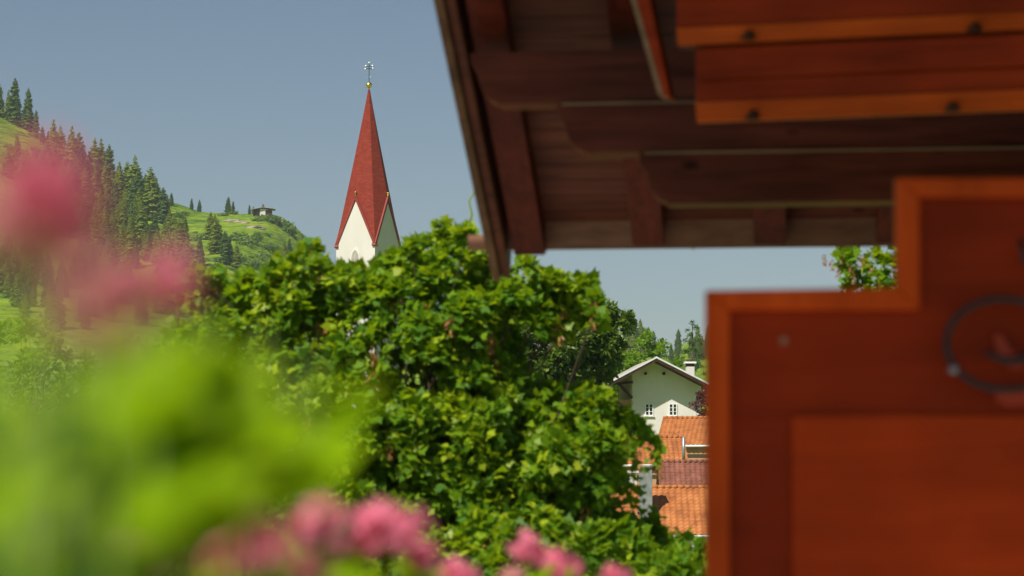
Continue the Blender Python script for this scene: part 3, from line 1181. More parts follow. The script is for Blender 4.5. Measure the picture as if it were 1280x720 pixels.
# terrace awning edge / pale gutter line low behind the maple
p = P(770, 644, 120)
gl = empty('garden_shed', (p.x, 120, ground(p.x, 120) - 0.2), R(-2), 'low dark shed with pale roof edge half hidden behind the maple leaves', 'shed')
zz = p.z - gl.location.z
MB().box((-0.95, 0, 0), (0.95, 2.2, zz - 0.08)).build('wall', M['darkwood'], gl)
MB().box((-1.05, -0.15, zz - 0.06), (1.05, 2.4, zz + 0.03)).build('roof', M['white'], gl, bevel=0.01)

# ------------------------------------------------------------------ white gabled house
HY = 222.0
pr = P(817, 447, HY)
gz = ground(pr.x, HY) - 0.6
gh = empty('gabled_house', (pr.x, HY, gz), R(4), 'white plastered house with wide gable roof and two small windows under the wood', 'house')
k_ = HY / F


def gx(px):
    return (px - 817) * k_


def gzp(py):
    return P(817, py, HY).z - gz


ov = 2.1                                   # gable overhang
zr = gzp(449)
sl_, sr_ = 0.53, 0.50
wl, wr = gx(790), gx(877)
roofz = lambda x_: zr - (-x_ * sl_ if x_ < 0 else x_ * sr_)
dep = 11.0
mb = MB()
mb.prism([(wl, 0, 0), (wr, 0, 0), (wr, 0, roofz(wr) - 0.28), (0, 0, zr - 0.3), (wl, 0, roofz(wl) - 0.28)], (0, dep, 0))
mb.build('wall', M['plaster'], gh)
# recessed warm wall under the long left eave
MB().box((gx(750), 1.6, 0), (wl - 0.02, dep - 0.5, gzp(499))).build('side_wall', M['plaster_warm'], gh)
mb = MB()
mb.prism([(gx(748), -ov, roofz(gx(748)) - 0.05), (0, -ov, zr), (gx(892), -ov, roofz(gx(892)) - 0.05), (gx(892), -ov, roofz(gx(892)) - 0.33), (0, -ov, zr - 0.28), (gx(748), -ov, roofz(gx(748)) - 0.33)], (0, dep + 2 * ov, 0))
rf = mb.build('roof', M['darkwood'], gh)
mb = MB()
for a, b in ((gx(748), 0.0), (0.0, gx(892))):
    za_, zb_ = roofz(a), roofz(b)
    mb.prism([(a, -ov - 0.06, za_ - 0.02), (b, -ov - 0.06, zb_ - 0.02), (b, -ov - 0.06, zb_ + 0.14), (a, -ov - 0.06, za_ + 0.14)], (0, 0.35, 0))
mb.build('verge_flashing', M['silver'], rf)
mb = MB()
for a, b in ((gx(748), 0.0), (0.0, gx(892))):
    za_, zb_ = roofz(a), roofz(b)
    mb.prism([(a, -ov + 0.3, za_ + 0.0), (b, -ov + 0.3, zb_ + 0.0), (b, -ov + 0.3, zb_ + 0.1), (a, -ov + 0.3, za_ + 0.1)], (0, dep + 2 * ov - 0.4, 0))
mb.build('roof_covering', M['roof_far'], rf)
# lower roof at far left
mb = MB()
x0, x1 = gx(738), gx(757)
z0, z1 = gzp(499), gzp(489)
mb.prism([(x0, -ov - 0.2, z0 - 0.3), (x1, -ov - 0.2, z1 - 0.3), (x1, -ov - 0.2, z1 - 0.08), (x0, -ov - 0.2, z0 - 0.08)], (0, 6, 0))
lr = mb.build('lower_roof', M['darkwood'], gh)
mb = MB()
mb.prism([(x0, -ov - 0.26, z0 - 0.08), (x1, -ov - 0.26, z1 - 0.08), (x1, -ov - 0.26, z1 + 0.06), (x0, -ov - 0.26, z0 + 0.06)], (0, 6, 0))
mb.build('verge_flashing', M['silver'], lr)
# bracket and tie beam under the left eave
mb = MB()


def bar(a, b, w_, y_, mbx):
    a, b = Vector((a[0], y_, a[1])), Vector((b[0], y_, b[1]))
    d_ = (b - a).normalized()
    n2_ = Vector((-d_.z, 0, d_.x)) * w_
    mbx.prism([a - n2_, b - n2_, b + n2_, a + n2_], (0, 0.22, 0))


bar((gx(772), gzp(479)), (gx(789), gzp(498)), 0.13, -0.55, mb)
mb.build('bracket', M['darkwood'], gh)
mb = MB()
bar((gx(764), gzp(480)), (gx(790), gzp(478)), 0.12, -0.6, mb)
mb.build('tie_beam', M['darkwood'], gh)
# purlin ends
for px, py in ((806.5, 467), (829.5, 467), (846.5, 466.5)):
    a = P(px, py, HY)
    mb = MB()
    c = Vector((gx(px), 0, gzp(py)))
    mb.tube([c + Vector((0, -0.35, 0)), c + Vector((0, 0.2, 0))], 0.14 if px < 840 else 0.12, 8)
    mb.build('purlin_end', M['darkwood'], gh)
# windows
for px in (811, 841):
    mb = MB()
    cxx, czz = gx(px), gzp(512)
    W2, H2 = 0.37, 0.52
    mb.box((cxx - W2, -0.03, czz - H2), (cxx + W2, 0.03, czz + H2))
    wn = mb.build('window', M['glass'], gh)
    mb = MB()
    e = 0.075
    mb.box((cxx - W2 - 0.02, -0.08, czz - H2), (cxx - W2 + e, -0.02, czz + H2))
    mb.box((cxx + W2 - e, -0.08, czz - H2), (cxx + W2 + 0.02, -0.02, czz + H2))
    mb.box((cxx - e * 0.7, -0.083, czz - H2 + 0.003), (cxx + e * 0.7, -0.023, czz + H2 - 0.003))
    for q in (-1, -0.33, 0.33, 1):
        mb.box((cxx - W2 + 0.004, -0.075, czz + q * H2 - (0.02 if abs(q) < 1 else 0.04)), (cxx + W2 - 0.004, -0.025, czz + q * H2 + (0.02 if abs(q) < 1 else 0.04)))
    mb.build('frame', M['white'], wn)
    MB().box((cxx - W2 - 0.1, -0.16, czz - H2 - 0.13), (cxx + W2 + 0.1, 0, czz - H2 - 0.05)).build('sill', M['white'], wn)
# chimney of the gabled house
ch = MB()
a = gx(867.5)
zc1, zc0 = gzp(450), gzp(480)
ch.box((a - 0.36, 2.0, zc0 - 0.6), (a + 0.36, 2.8, zc1 - 0.5))
co_ = ch.build('chimney', M['plaster_tower'], rf)
ch = MB()
ch.box((a - 0.36, 2.05, zc1 - 0.5), (a + 0.36, 2.75, zc1 - 0.2))
ch.build('vent_collar', M['darkwood'], co_)
MB().box((a - 0.52, 1.85, zc1 - 0.2), (a + 0.52, 2.95, zc1 - 0.04)).build('cap', M['white'], co_)

# ------------------------------------------------------------------ trees in the middle distance
# dark beech left of the white house
poly = [(612, 400), (640, 378), (680, 366), (715, 362), (742, 368), (765, 382), (790, 392), (796, 404), (782, 428), (778, 450), (760, 475), (745, 500), (735, 560), (640, 590), (560, 560), (560, 440)]
cl = crown_from_outline(poly, 112, 3.2, 380, 13, 3, spacing=0.5)
b = P(690, 600, 112)
tree('beech_tree', (b.x, 112, ground(b.x, 112)), P(680, 480, 112), cl, 130, 0.30, RHOMB, M['beech'], 'dark fine leaved beech tree left of the white gabled house', 'tree', 0.3, every=9, up=0.5, jitter=0.5)
# light green trees behind the house
poly = [(786, 440), (795, 420), (812, 415), (830, 428), (842, 438), (852, 452), (852, 500), (776, 500), (770, 460)]
cl = crown_from_outline(poly, 248, 4, 60, 10, 4, spacing=0.7)
b = P(812, 600, 248)
tree('ash_tree', (b.x, 248, ground(b.x, 248)), P(812, 480, 248), cl, 90, 0.42, OVAL, M['ash'], 'bright light green tree behind the ridge of the white house', 'tree', 0.3, every=3, up=0.8)
poly = [(760, 450), (775, 436), (790, 440), (795, 470), (780, 490), (752, 492)]
cl = crown_from_outline(poly, 242, 3, 24, 9, 6, spacing=0.6)
b = P(772, 600, 242)
tree('ash_tree', (b.x, 242, ground(b.x, 242)), P(774, 480, 242), cl, 90, 0.42, OVAL, M['ash'], 'rounded light green tree behind the left roof slope of the white house', 'tree', 0.25, every=3, up=0.8)
# larch behind the chimney: layered feathery branches
p = P(866, 500, 262)
lt = empty('larch_tree', (p.x, 262, ground(p.x, 262)), 0, 'feathery yellow green larch behind the white chimney', 'tree')
H = P(866, 402, 262).z - lt.location.z
MB().tube([(0, 0, -0.3), (0.1, 0, H * 0.6), (0, 0, H)], [0.3, 0.18, 0.03], 8).build('trunk', M['bark'], lt, smooth=True)
cl = []
for i in range(80):
    t = hr.uniform(0.35, 0.99)
    a = hr.uniform(0, 6.28)
    rr_ = 3.4 * (1 - t) ** 0.6 * hr.uniform(0.25, 1.0)
    cl.append(((math.cos(a) * rr_, math.sin(a) * rr_, H * t - 0.12 * rr_), 0.55))
pos, dr, nr, sz, tip = sprays(cl, 90, 0.2, np.array([0, 0, H * 0.6]), 0.9, 0.5)
leaf_mesh('foliage', pos, dr, nr, sz * 0.9, RHOMB, M['larch'], None, 0.1, lt)
# plum beside the house
poly = [(862, 500), (868, 484), (880, 478), (905, 480), (905, 522), (866, 522)]
cl = crown_from_outline(poly, 205, 1.4, 26, 7, 8, spacing=0.6)
b = P(878, 540, 205)
tree('plum_tree', (b.x, 205, ground(b.x, 205)), P(880, 515, 205), cl, 80, 0.26, OVAL, M['plum'], 'small purple leaved plum tree at the right corner of the white house', 'tree', 0.1, every=2)
# broad trees behind the flowers on the left
for i, (poly, yd, mat, lab) in enumerate([
        ([(-30, 430), (10, 400), (60, 392), (110, 420), (130, 470), (120, 540), (0, 560), (-60, 520)], 120, 'ash', 'broad green tree behind the blurred flowers at the picture edge'),
        ([(95, 470), (140, 430), (200, 420), (240, 450), (240, 540), (160, 560), (95, 540)], 95, 'beech', 'rounded dark tree seen through the blurred leaves beside the maple')]):
    cl = crown_from_outline(poly, yd, 2.4, 70, 20, 20 + i, spacing=0.7)
    cxp = sum(q[0] for q in poly) / len(poly)
    b = P(cxp, 560, yd)
    tree('broadleaf_tree', (b.x, yd, ground(b.x, yd)), P(cxp, 500, yd), cl, 90, 0.34, OVAL, M[mat], lab, 'tree', 0.25, every=3)

# ------------------------------------------------------------------ the maple
MY = 22.0
poly = [(226, 366), (262, 350), (300, 360), (345, 340), (380, 314), (402, 340), (430, 356), (470, 348), (500, 326), (535, 306), (575, 290), (600, 314), (630, 332), (665, 344), (700, 350), (735, 360), (746, 388), (742, 412), (700, 422), (655, 434), (640, 445), (668, 470), (705, 478), (735, 486), (778, 505), (814, 540), (810, 575), (790, 612), (815, 642), (885, 668), (890, 800), (600, 830), (300, 830), (235, 700), (215, 600), (200, 500), (212, 420)]
holes = [(424, 352, 4), (437, 376, 5), (424, 392, 5), (450, 404, 7), (480, 420, 8), (462, 398, 5), (446, 508, 5), (495, 434, 6), (600, 300, 6), (652, 350, 8), (800, 585, 14), (838, 600, 22), (775, 620, 13), (850, 640, 14),
         (470, 436, 7), (456, 470, 6), (436, 420, 7), (490, 405, 6), (540, 395, 5), (700, 395, 6), (735, 420, 12), (590, 565, 5), (606, 588, 5), (635, 560, 4)]
cl = crown_from_outline(poly, MY, 1.35, 720, 23, 2, holes=[h for h in holes if h[2] > 17], spacing=0.42)
# protruding shoots on the outline
for px, py, r_ in ((388, 298, 12), (575, 284, 16), (548, 292, 14), (612, 318, 14), (698, 346, 14), (732, 352, 12), (745, 372, 9), (447, 330, 12), (472, 324, 12), (430, 330, 11), (420, 338, 11), (440, 344, 14), (456, 338, 13), (414, 350, 12), (428, 362, 13), (444, 360, 14), (480, 336, 13), (490, 322, 12), (428, 344, 9), (462, 340, 12), (500, 318, 14), (300, 352, 14), (240, 350, 14), (262, 342, 12), (812, 545, 12), (818, 566, 9),
                   (778, 508, 12), (868, 672, 14), (845, 660, 12), (796, 522, 12), (345, 330, 14), (430, 348, 14), (742, 492, 12), (680, 482, 12), (400, 318, 9), (520, 302, 10), (470, 345, 12), (455, 352, 10)):
    cl.append((P(px, py + r_ * 0.8 + 3, MY + hr.uniform(-0.6, 0.4)), r_ * 0.85 * MY / F))
for k_s in range(1, 19):
    (ax_, ay_), (bx_, by_) = poly[k_s - 1], poly[k_s]
    for q_ in range(3):
        u_ = hr.random()
        px_, py_ = ax_ + (bx_ - ax_) * u_, ay_ + (by_ - ay_) * u_
        cl.append((P(px_ + hr.uniform(-4, 4), py_ - hr.uniform(-6, 9), MY + hr.uniform(-0.8, 0.5)), hr.uniform(6, 11) * MY / F))
b = P(520, 700, MY)
mbase = Vector((b.x, MY, ground(b.x, MY)))
maple = tree('maple_tree', mbase, P(520, 560, MY), cl, 138, 0.098, MAPLE, [M['maple'], M['maple_young']],
             'large spreading maple in full leaf that fills the middle of the view', 'tree', 0.11, every=2, young=0.80, up=0.6, jitter=0.5, holes=holes, fold=0.16, tw=1.45)


# hanging seed clusters
def samara_mesh(seed):
    rg = np.random.default_rng(seed)
    n = 22
    a = rg.uniform(0, 6.28, n)
    pos = np.stack([np.cos(a) * 0.012 * rg.random(n), np.sin(a) * 0.012 * rg.random(n), -rg.uniform(0.0, 0.11, n)], 1)
    dr = np.stack([np.cos(a), np.sin(a), -rg.uniform(0.5, 2.0, n)], 1)
    o = leaf_mesh('seed_cluster', pos, dr, rg.normal(size=(n, 3)), rg.uniform(0.03, 0.05, n), LANCE, M['samara'], None, 0.1)
    me = o.data
    bpy.data.objects.remove(o)
    return me


SM = [samara_mesh(i) for i in range(3)]
sel = [c for c in cl if c[0].y < MY + 0.2]
hr.shuffle(sel)
for i, (c, r_) in enumerate(sel[:88]):
    o = bpy.data.objects.new('seed_cluster', SM[i % 3])
    C.objects.link(o)
    o.parent = maple
    v = Vector((hr.uniform(-1, 1), -1.0, hr.uniform(-0.3, 0.7))).normalized()
    o.location = c + v * r_ * 1.4 - mbase
    s = hr.uniform(1.1, 1.9)
    o.scale = (s, s, s)
# the thin shoot that reaches the verge board
mb = MB()
pts = [P(584, 290, MY - 0.5), P(590, 268, MY - 0.5), P(586, 252, MY - 0.5), P(593, 240, MY - 0.5), P(597, 234, MY - 0.5)]
mb.tube([q - mbase for q in pts], [0.012, 0.010, 0.008, 0.007, 0.004], 6)
mb.build('shoot', M['maple_young'], maple, smooth=True)

# second maple behind the roof at the right
poly = [(1022, 300), (1040, 270), (1100, 230), (1180, 220), (1260, 260), (1280, 330), (1270, 420), (1180, 470), (1090, 430), (1075, 380), (1048, 352), (1030, 330)]
cl2 = crown_from_outline(poly, 26, 0.9, 70, 18, 9, spacing=0.6)
b = P(1170, 600, 26)
m2base = Vector((b.x, 26, ground(b.x, 26)))
for q_ in ((1108, 334), (1092, 326), (1060, 322), (1112, 350)):
    cl2.append((P(*q_, 25.3), 0.14))
maple2 = tree('maple_tree', m2base, P(1170, 420, 26), cl2, 56, 0.10, MAPLE, [M['maple'], M['maple_young']],
              'small maple showing a few leaves and dry seeds between the gutter and the wooden screen', 'tree', 0.1, every=2, young=0.8, up=0.7)
for i, (px, py) in enumerate(((1030, 322), (1040, 330), (1052, 322), (1062, 330), (1070, 326), (1048, 338), (1078, 322), (1088, 332), (1100, 356), (1066, 345))):
    o = bpy.data.objects.new('seed_cluster', SM[i % 3])
    C.objects.link(o)
    o.parent = maple2
    o.location = P(px, py - 6, 25.2) - m2base

# bushes in front of and beside the maple
poly = [(440, 690), (500, 660), (560, 668), (620, 640), (690, 655), (760, 650), (800, 670), (850, 678), (890, 700), (890, 860), (440, 860)]
cl3 = crown_from_outline(poly, 18.5, 0.7, 110, 24, 12, spacing=0.5)
for px, py in ((500, 650), (508, 640), (680, 640), (770, 655), (762, 660), (690, 650), (520, 690), (590, 690), (840, 690), (640, 660)):
    cl3.append((P(px, py + 8, 18.2), 0.09))
b = P(660, 760, 18.5)
tree('garden_bush', (b.x, 18.5, ground(b.x, 18.5)), P(660, 760, 18.5), cl3, 64, 0.095, MAPLE, [M['maple'], M['maple_young']],
     'low leafy bush with yellow green shoot tips in front of the maple foot', 'bush', 0.05, every=2, young=0.72, up=0.8)
poly = [(80, 600), (120, 560), (170, 570), (220, 545), (290, 560), (340, 545), (400, 532), (440, 545), (455, 600), (450, 700), (440, 860), (60, 860), (60, 640)]
cl4 = crown_from_outline(poly, 19.5, 0.8, 190, 24, 13, spacing=0.5)
b = P(260, 780, 19.5)
tree('garden_bush', (b.x, 19.5, ground(b.x, 19.5)), P(260, 760, 19.5), cl4, 80, 0.085, OVAL, [M['maple'], M['maple_young']],
     'finer leaved bush with pale shoot tips left of the maple behind the flowers', 'bush', 0.05, every=2, young=0.62, up=0.8)

# ------------------------------------------------------------------ neighbouring chalet: roof corner seen from below
TH = R(6.2)
TP = math.tan(R(25))
O = P(622, 312, 13.0)
chal = empty('chalet', O, -TH, 'dark stained wooden chalet roof corner with rafters and gutter seen from below', 'house')
MI = (Matrix.Translation(O) @ Matrix.Rotation(-TH, 4, 'Z')).inverted()
CO = MI @ Vector((0, 0, CAMZ))            # camera in chalet space


def L_at(px, py, ly):
    """chalet-local point on the vertical plane y = ly that the photo shows at px, py"""
    d = MI.to_3x3() @ (P(px, py, 10) - Vector((0, 0, CAMZ)))
    t = (ly - CO.y) / d.y
    return CO + d * t


XR = 3.6                                   # right end of everything
YB = -13.3                                  # up-slope end of the roof, lengthened out of view to shade the screen
sa = Vector((0, -1, TP)).normalized()      # up the slope (towards the terrace)
nrm = Vector((0, TP, 1)).normalized()


def slope_box(x0, x1, y0, y1, h0, h1):
    """box that follows the roof slope; h measured square to the slope"""
    p = []
    for y_ in (y0, y1):
        for x_ in (x0, x1):
            for h_ in (h0, h1):
                p.append(Vector((x_, y_, -y_ * TP)) + nrm * h_)
    # order to box
    a = [p[0], p[2], p[6], p[4], p[1], p[3], p[7], p[5]]
    return a, [(0, 3, 2, 1), (4, 5, 6, 7), (0, 1, 5, 4), (1, 2, 6, 5), (2, 3, 7, 6), (3, 0, 4, 7)]


RH = 0.15
# sheathing boards under the roofing
mb = MB()
y = 0.02
while y > YB:
    mb.add(*slope_box(0.03, XR + 1.2, y, y - 0.142, RH, RH + 0.025 + 0.004 * random.random()))
    y -= 0.146
mb.build('soffit', M['wood_soffit'], chal, bevel=0.003)
MB().add(*slope_box(-0.02, XR + 1.22, 0.06, YB, RH + 0.04, RH + 0.10)).build('roof_covering', M['tile_brown'], chal)
MB().add(*slope_box(-1.38, -0.06, -6.4, YB, RH + 0.04, RH + 0.10)).build('roof_covering', M['tile_brown'], chal)  # unseen roof step, added only to keep the sun off the wooden screen
# rafters
x = L_at(661, 306, 0).x
step = L_at(811, 306, 0).x - x
for i in range(8):
    xx = x + i * step
    w_ = 0.085
    if i and xx > XR + 1.0:
        break
    mb = MB()
    mb.add(*slope_box(xx - w_, xx + w_, -0.02 if i else 0.06, YB, 0.0, RH - 0.002))
    mb.build('rafter', M['wood_y'], chal, bevel=0.006)
# verge board
mb = MB()
mb.add(*slope_box(-0.045, 0.0, 0.19, YB, -0.08, 0.235))
mb.build('verge_board', M['wood_verge'], chal, bevel=0.006)
mb = MB()
mb.add(*slope_box(0.003, 0.05, 0.20, YB, -0.05, RH - 0.004))
mb.build('fly_rafter', M['wood_soffit'], chal, bevel=0.005)
# gutter: half round, hung outside the rafter tails
mb = MB()
n = 12
gy, gz_, gr = 0.125, 0.085, 0.078
xa, xb = -0.17, XR + 1.2
prof = []
for i in range(n + 1):
    a = math.pi + math.pi * i / n
    prof.append((gy + gr * math.cos(a), gz_ + gr * math.sin(a)))
for i in range(n, -1, -1):
    a = math.pi + math.pi * i / n
    prof.append((gy + (gr - 0.006) * math.cos(a), gz_ + (gr - 0.006) * math.sin(a)))
mb.prism([(xa, a, b) for a, b in prof], (xb - xa, 0, 0))
mb.prism([(xa, gy + gr * math.cos(math.pi + math.pi * i / n), gz_ + gr * math.sin(math.pi + math.pi * i / n)) for i in range(n + 1)], (0.004, 0, 0))
mb.build('gutter', M['gutter'], chal)
x = 0.25
while x < XR:
    mb = MB()
    mb.tube([(x, gy + (gr + 0.004) * math.cos(math.pi + math.pi * i / 8), gz_ + (gr + 0.004) * math.sin(math.pi + math.pi * i / 8)) for i in range(9)], 0.006, 6)
    mb.build('gutter_bracket', M['gutter'], chal)
    x += 0.8
MB().box((0.0, 0.03, 0.0), (XR + 1.2, 0.045, 0.20)).build('fascia', M['gutter'], chal)
# stack of corbelled purlin heads
YP = -1.90
tops = [(590, 66), (698, 131), (802, 194)]
ends = []
zs = [L_at(700, q, YP).z for q in (63, 130, 193, 258)]
xs_ = [L_at(588, 90, YP).x, L_at(697, 150, YP).x, L_at(800, 215, YP).x]
for i in range(3):
    zt_, zb_ = zs[i], zs[i + 1]
    h_ = zt_ - zb_
    x0 = xs_[i]
    # profiled head: curved cut on the lower end
    pr_ = [(x0, zt_ - 0.004), (x0 + 0.005, zt_ - 0.22 * h_)]
    for j in range(1, 7):
        a = math.pi / 2 * j / 6
        pr_.append((x0 + 0.03 + 0.09 * (1 - math.cos(a)), zt_ - 0.25 * h_ - 0.68 * h_ * math.sin(a)))
    pr_ += [(x0 + 0.13, zb_ + 0.004), (XR + 0.8, zb_ + 0.004), (XR + 0.8, zt_ - 0.004)]
    mb = MB()
    mb.prism([(a, YP - 0.012 * i, b) for a, b in pr_], (0, 0.2, 0))
    mb.build('purlin', M['wood_x'], chal, bevel=0.004)
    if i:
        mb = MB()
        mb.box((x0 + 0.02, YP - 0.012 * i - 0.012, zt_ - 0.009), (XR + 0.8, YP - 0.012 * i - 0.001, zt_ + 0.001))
        mb.build('joint_highlight', M['wood_pale_highlight'], chal)  # thin pale strip paints the lit edge along the joint
# house wall further right (carries the purlins)
gzl = ground(O.x + 3, O.y) - O.z - 0.3
mb = MB()
zz = gzl
while zz < zs[3] + 0.9:
    mb.box((XR, -5.8, zz), (XR + 0.22, -0.75, zz + 0.196))
    zz += 0.2
mb.build('log_wall', M['wood_x'], chal, bevel=0.01)
mb = MB()
zz = gzl
while zz < zs[3]:
    mb.box((XR + 0.25, -0.97, zz), (XR + 2.5, -0.77, zz + 0.196))
    zz += 0.2
mb.build('log_wall', M['wood_x'], chal, bevel=0.01)

# ---- orange stained balcony boards nearer to the camera, top right
BY = 9.3
th2 = R(14)
o0 = P(1000, 150, BY)
balc = empty('balcony', o0, -th2, 'orange stained balcony of wide boards with painted bounce light on the lower lips at the top right', 'balcony')
M2 = (Matrix.Translation(o0) @ Matrix.Rotation(-th2, 4, 'Z')).inverted()
C2 = M2 @ Vector((0, 0, CAMZ))


def B_at(px, py, ly):
    d = M2.to_3x3() @ (P(px, py, 10) - Vector((0, 0, CAMZ)))
    t = (ly - C2.y) / d.y
    return C2 + d * t


XB = 3.0
# lower board
a = B_at(870, 152, 0)
b = B_at(870, 62, 0)
tilt = 0.002


def board(x0, z0, z1, y0, thick, mat, name, parent=balc, cham=True):
    mb = MB()
    pts = [(x0, z0), (XB, z0 + tilt * (XB - x0)), (XB, z1 + tilt * (XB - x0)), (x0, z1)]
    mb.prism([(p_[0], y0, p_[1]) for p_ in pts], (0, thick, 0))
    return mb.build(name, mat, parent, bevel=0.006)


def bounce_lip(x0, z0, h_, y0, mat, name='bounce_lip', d=0.05):  # strip shaped and coloured to imitate bounce light below a board
    mb = MB()
    A = [(x0, y0, z0 + h_), (x0, y0 - 0.012, z0 + h_), (x0, y0 + d * 0.4, z0), (x0, y0 + d, z0)]
    mb.prism(A, (XB - x0, 0, tilt * (XB - x0)))
    return mb.build(name, mat, balc, bevel=0.003)


z_lo = B_at(870, 152, 0).z
z_l2 = B_at(870, 128, 0).z
z_mid = B_at(870, 100, 0).z
z_hi = B_at(870, 60, 0).z
z_u0 = B_at(870, 54, -0.06).z
z_u1 = B_at(870, 34, -0.06).z
z_u2 = B_at(870, -40, -0.06).z
board(a.x, z_l2, z_mid - 0.003, 0, 0.05, M['wood_orange_x'], 'board')
board(a.x, z_mid, z_hi, 0.002, 0.05, M['wood_orange_x'], 'board')
bounce_lip(a.x, z_lo, z_l2 - z_lo - 0.002, 0, M['wood_bounce_lip'])
xu = B_at(846, 45, -0.06).x
board(xu, z_u1, z_u2, -0.06, 0.05, M['wood_orange_x'], 'board')
board(xu, z_hi + 0.002, z_u0 - 0.002, 0.0, 0.04, M['wood_soffit'], 'board')
bounce_lip(xu, z_u0, z_u1 - z_u0 - 0.002, -0.06, M['wood_bounce_lip'])
# dark bolt heads under the lips
for px, py, ly in ((940, 146, -0.02), (1190, 136, -0.02), (935, 46, -0.08), (1218, 36, -0.08)):
    c = B_at(px, py, ly)
    mb = MB()
    mb.tube([c + Vector((0, 0.03, 0.01)), c + Vector((0, -0.012, 0.0))], [0.022, 0.016], 10)
    mb.tube([c + Vector((-0.03, 0.0, -0.004)), c + Vector((0.03, 0.0, -0.004))], 0.007, 6)
    mb.build('bolt', M['darkwood'], balc)
# balcony floor behind the boards, side board with pale edge
zf = z_hi + 0.05
mb = MB()
mb.box((xu + 0.06, 0.06, z_hi + 0.01), (XB, 1.15, z_hi + 0.05))
mb.build('floor', M['wood_soffit'], balc)
s0, s1 = B_at(800, -60, -0.1), B_at(838, 122, 0.35)
a1, b1 = B_at(776, -60, -0.1), B_at(827, 118, 0.35)
mb = MB()
mb.prism([b1, s1, s0, a1], (0, 0.12, 0))
mb.build('side_board', M['wood_orange_x'], balc, bevel=0.004)
mb = MB()
e0, e1 = a1 - Vector((0.013, 0.006, 0)), b1 - Vector((0.013, 0.006, 0))
mb.prism([e1, e1 + Vector((0.02, 0, 0)), e0 + Vector((0.02, 0, 0)), e0], (0, 0.14, 0))
mb.build('edge_strip', M['wood_pale_highlight'], balc)
# posts that carry the balcony, right of the view
zg = ground(o0.x + 2, o0.y) - o0.z - 0.2
for px_ in (2.3, 2.9):
    MB().box((px_, 0.2, zg), (px_ + 0.14, 0.34, z_hi + 0.009)).build('post', M['wood_orange_x'], balc, bevel=0.006)

# ------------------------------------------------------------------ wooden screen, near right
SY = 6.0
zfl = ground(1.0, SY)
o1 = P(1010, 600, SY)
scr = empty('wooden_screen', (o1.x, SY, zfl), 0, 'red brown stepped wooden screen with orange frame and iron ring ornament', 'screen')


def W(px, py, dy=0.0):
    q = P(px, py, SY)
    return Vector((q.x - o1.x, dy, q.z - zfl))


bot = 1440
outer = [(883, 363), (1121, 359), (1121, 222), (1430, 222), (1430, bot), (883, bot)]
inner = [(912, 387), (1150, 387), (1150, 246), (1402, 246), (1402, bot - 30), (912, bot - 30)]
mb = MB()
mb.prism([W(*q, 0.028) for q in outer[::-1]], (0, 0.02, 0))
bd = mb.build('board', M['wood_screen'], scr)
mb = MB()
for i in range(6):
    j = (i + 1) % 6
    a, b, c, d = W(*outer[i]), W(*outer[j]), W(*inner[j]), W(*inner[i])
    zz = Vector((0, 0.0277, 0))
    c2, d2 = c + Vector((0, 0.010, 0)), d + Vector((0, 0.010, 0))
    mb.prism([a, b, c, d][::-1], zz)
mb.build('frame', M['wood_screen_frame'], scr, bevel=0.005)
mb = MB()
mb.prism([W(991, 518, 0.016), W(991, bot - 60, 0.016), W(1385, bot - 60, 0.016), W(1385, 518, 0.016)], (0, 0.0117, 0))
mb.build('raised_panel', M['wood_screen_field'], scr, bevel=0.006)
# wrought iron ring
rc = W(1252, 431, -0.03)
rx, rz = 72 * SY / F, 57 * SY / F
ring = []
mb = MB()
N = 48
pts = [rc + Vector((rx * math.cos(2 * math.pi * i / N), 0.012 * math.sin(2 * math.pi * i / N), rz * math.sin(2 * math.pi * i / N))) for i in range(N + 1)]
mb.tube(pts, 0.0085, 10, caps=False)
mb.build('ring', M['iron'], scr, smooth=True)
mb = MB()
mb.tube([W(1188, 463, 0.028), W(1188, 463, -0.03)], 0.006, 8)
mb.sphere(W(1188, 463, -0.042), 0.0115, 12, 8)
mb.build('ring_pin', M['zinc'], scr, smooth=True)
mb = MB()
sp = [W(1226, 440, -0.03), W(1240, 447, -0.034), W(1256, 452, -0.036), W(1274, 450, -0.034), W(1290, 440, -0.03), W(1300, 424, -0.03)]
mb.tube(sp, [0.004, 0.008, 0.010, 0.011, 0.010, 0.008], 8)
mb.build('scroll', M['iron'], scr, smooth=True)
mb = MB()
for q in ([(1243, 418), (1252, 416), (1266, 436), (1282, 448), (1282, 462), (1266, 462), (1250, 446)], [(1246, 490), (1300, 486), (1300, 504), (1262, 508), (1246, 500)]):
    mb.prism([W(a, b, 0.012) for a, b in q][::-1], (0, 0.015, 0))
mb.build('inlay', M['redleaf'], scr, bevel=0.003)
mb = MB()
mb.tube([W(1274, 300, -0.02), W(1277, 325, -0.03), W(1290, 345, -0.03), W(1310, 350, -0.03)], 0.008, 8)
mb.build('hook', M['iron'], scr, smooth=True)
mb = MB()
mb.tube([W(981, 425, 0.028), W(981, 425, 0.018)], [0.011, 0.009], 12)
mb.build('screw_head', M['gutter'], scr)
for px in (940, 1390):
    mb = MB()
    a = W(px, bot, 0.05)
    mb.box((a.x - 0.03, 0.05, -0.15), (a.x + 0.03, 0.11, W(px, 420).z))
    mb.build('post', M['wood_screen_frame'], scr)

# ------------------------------------------------------------------ flowers in front
fr_ = random.Random(21)


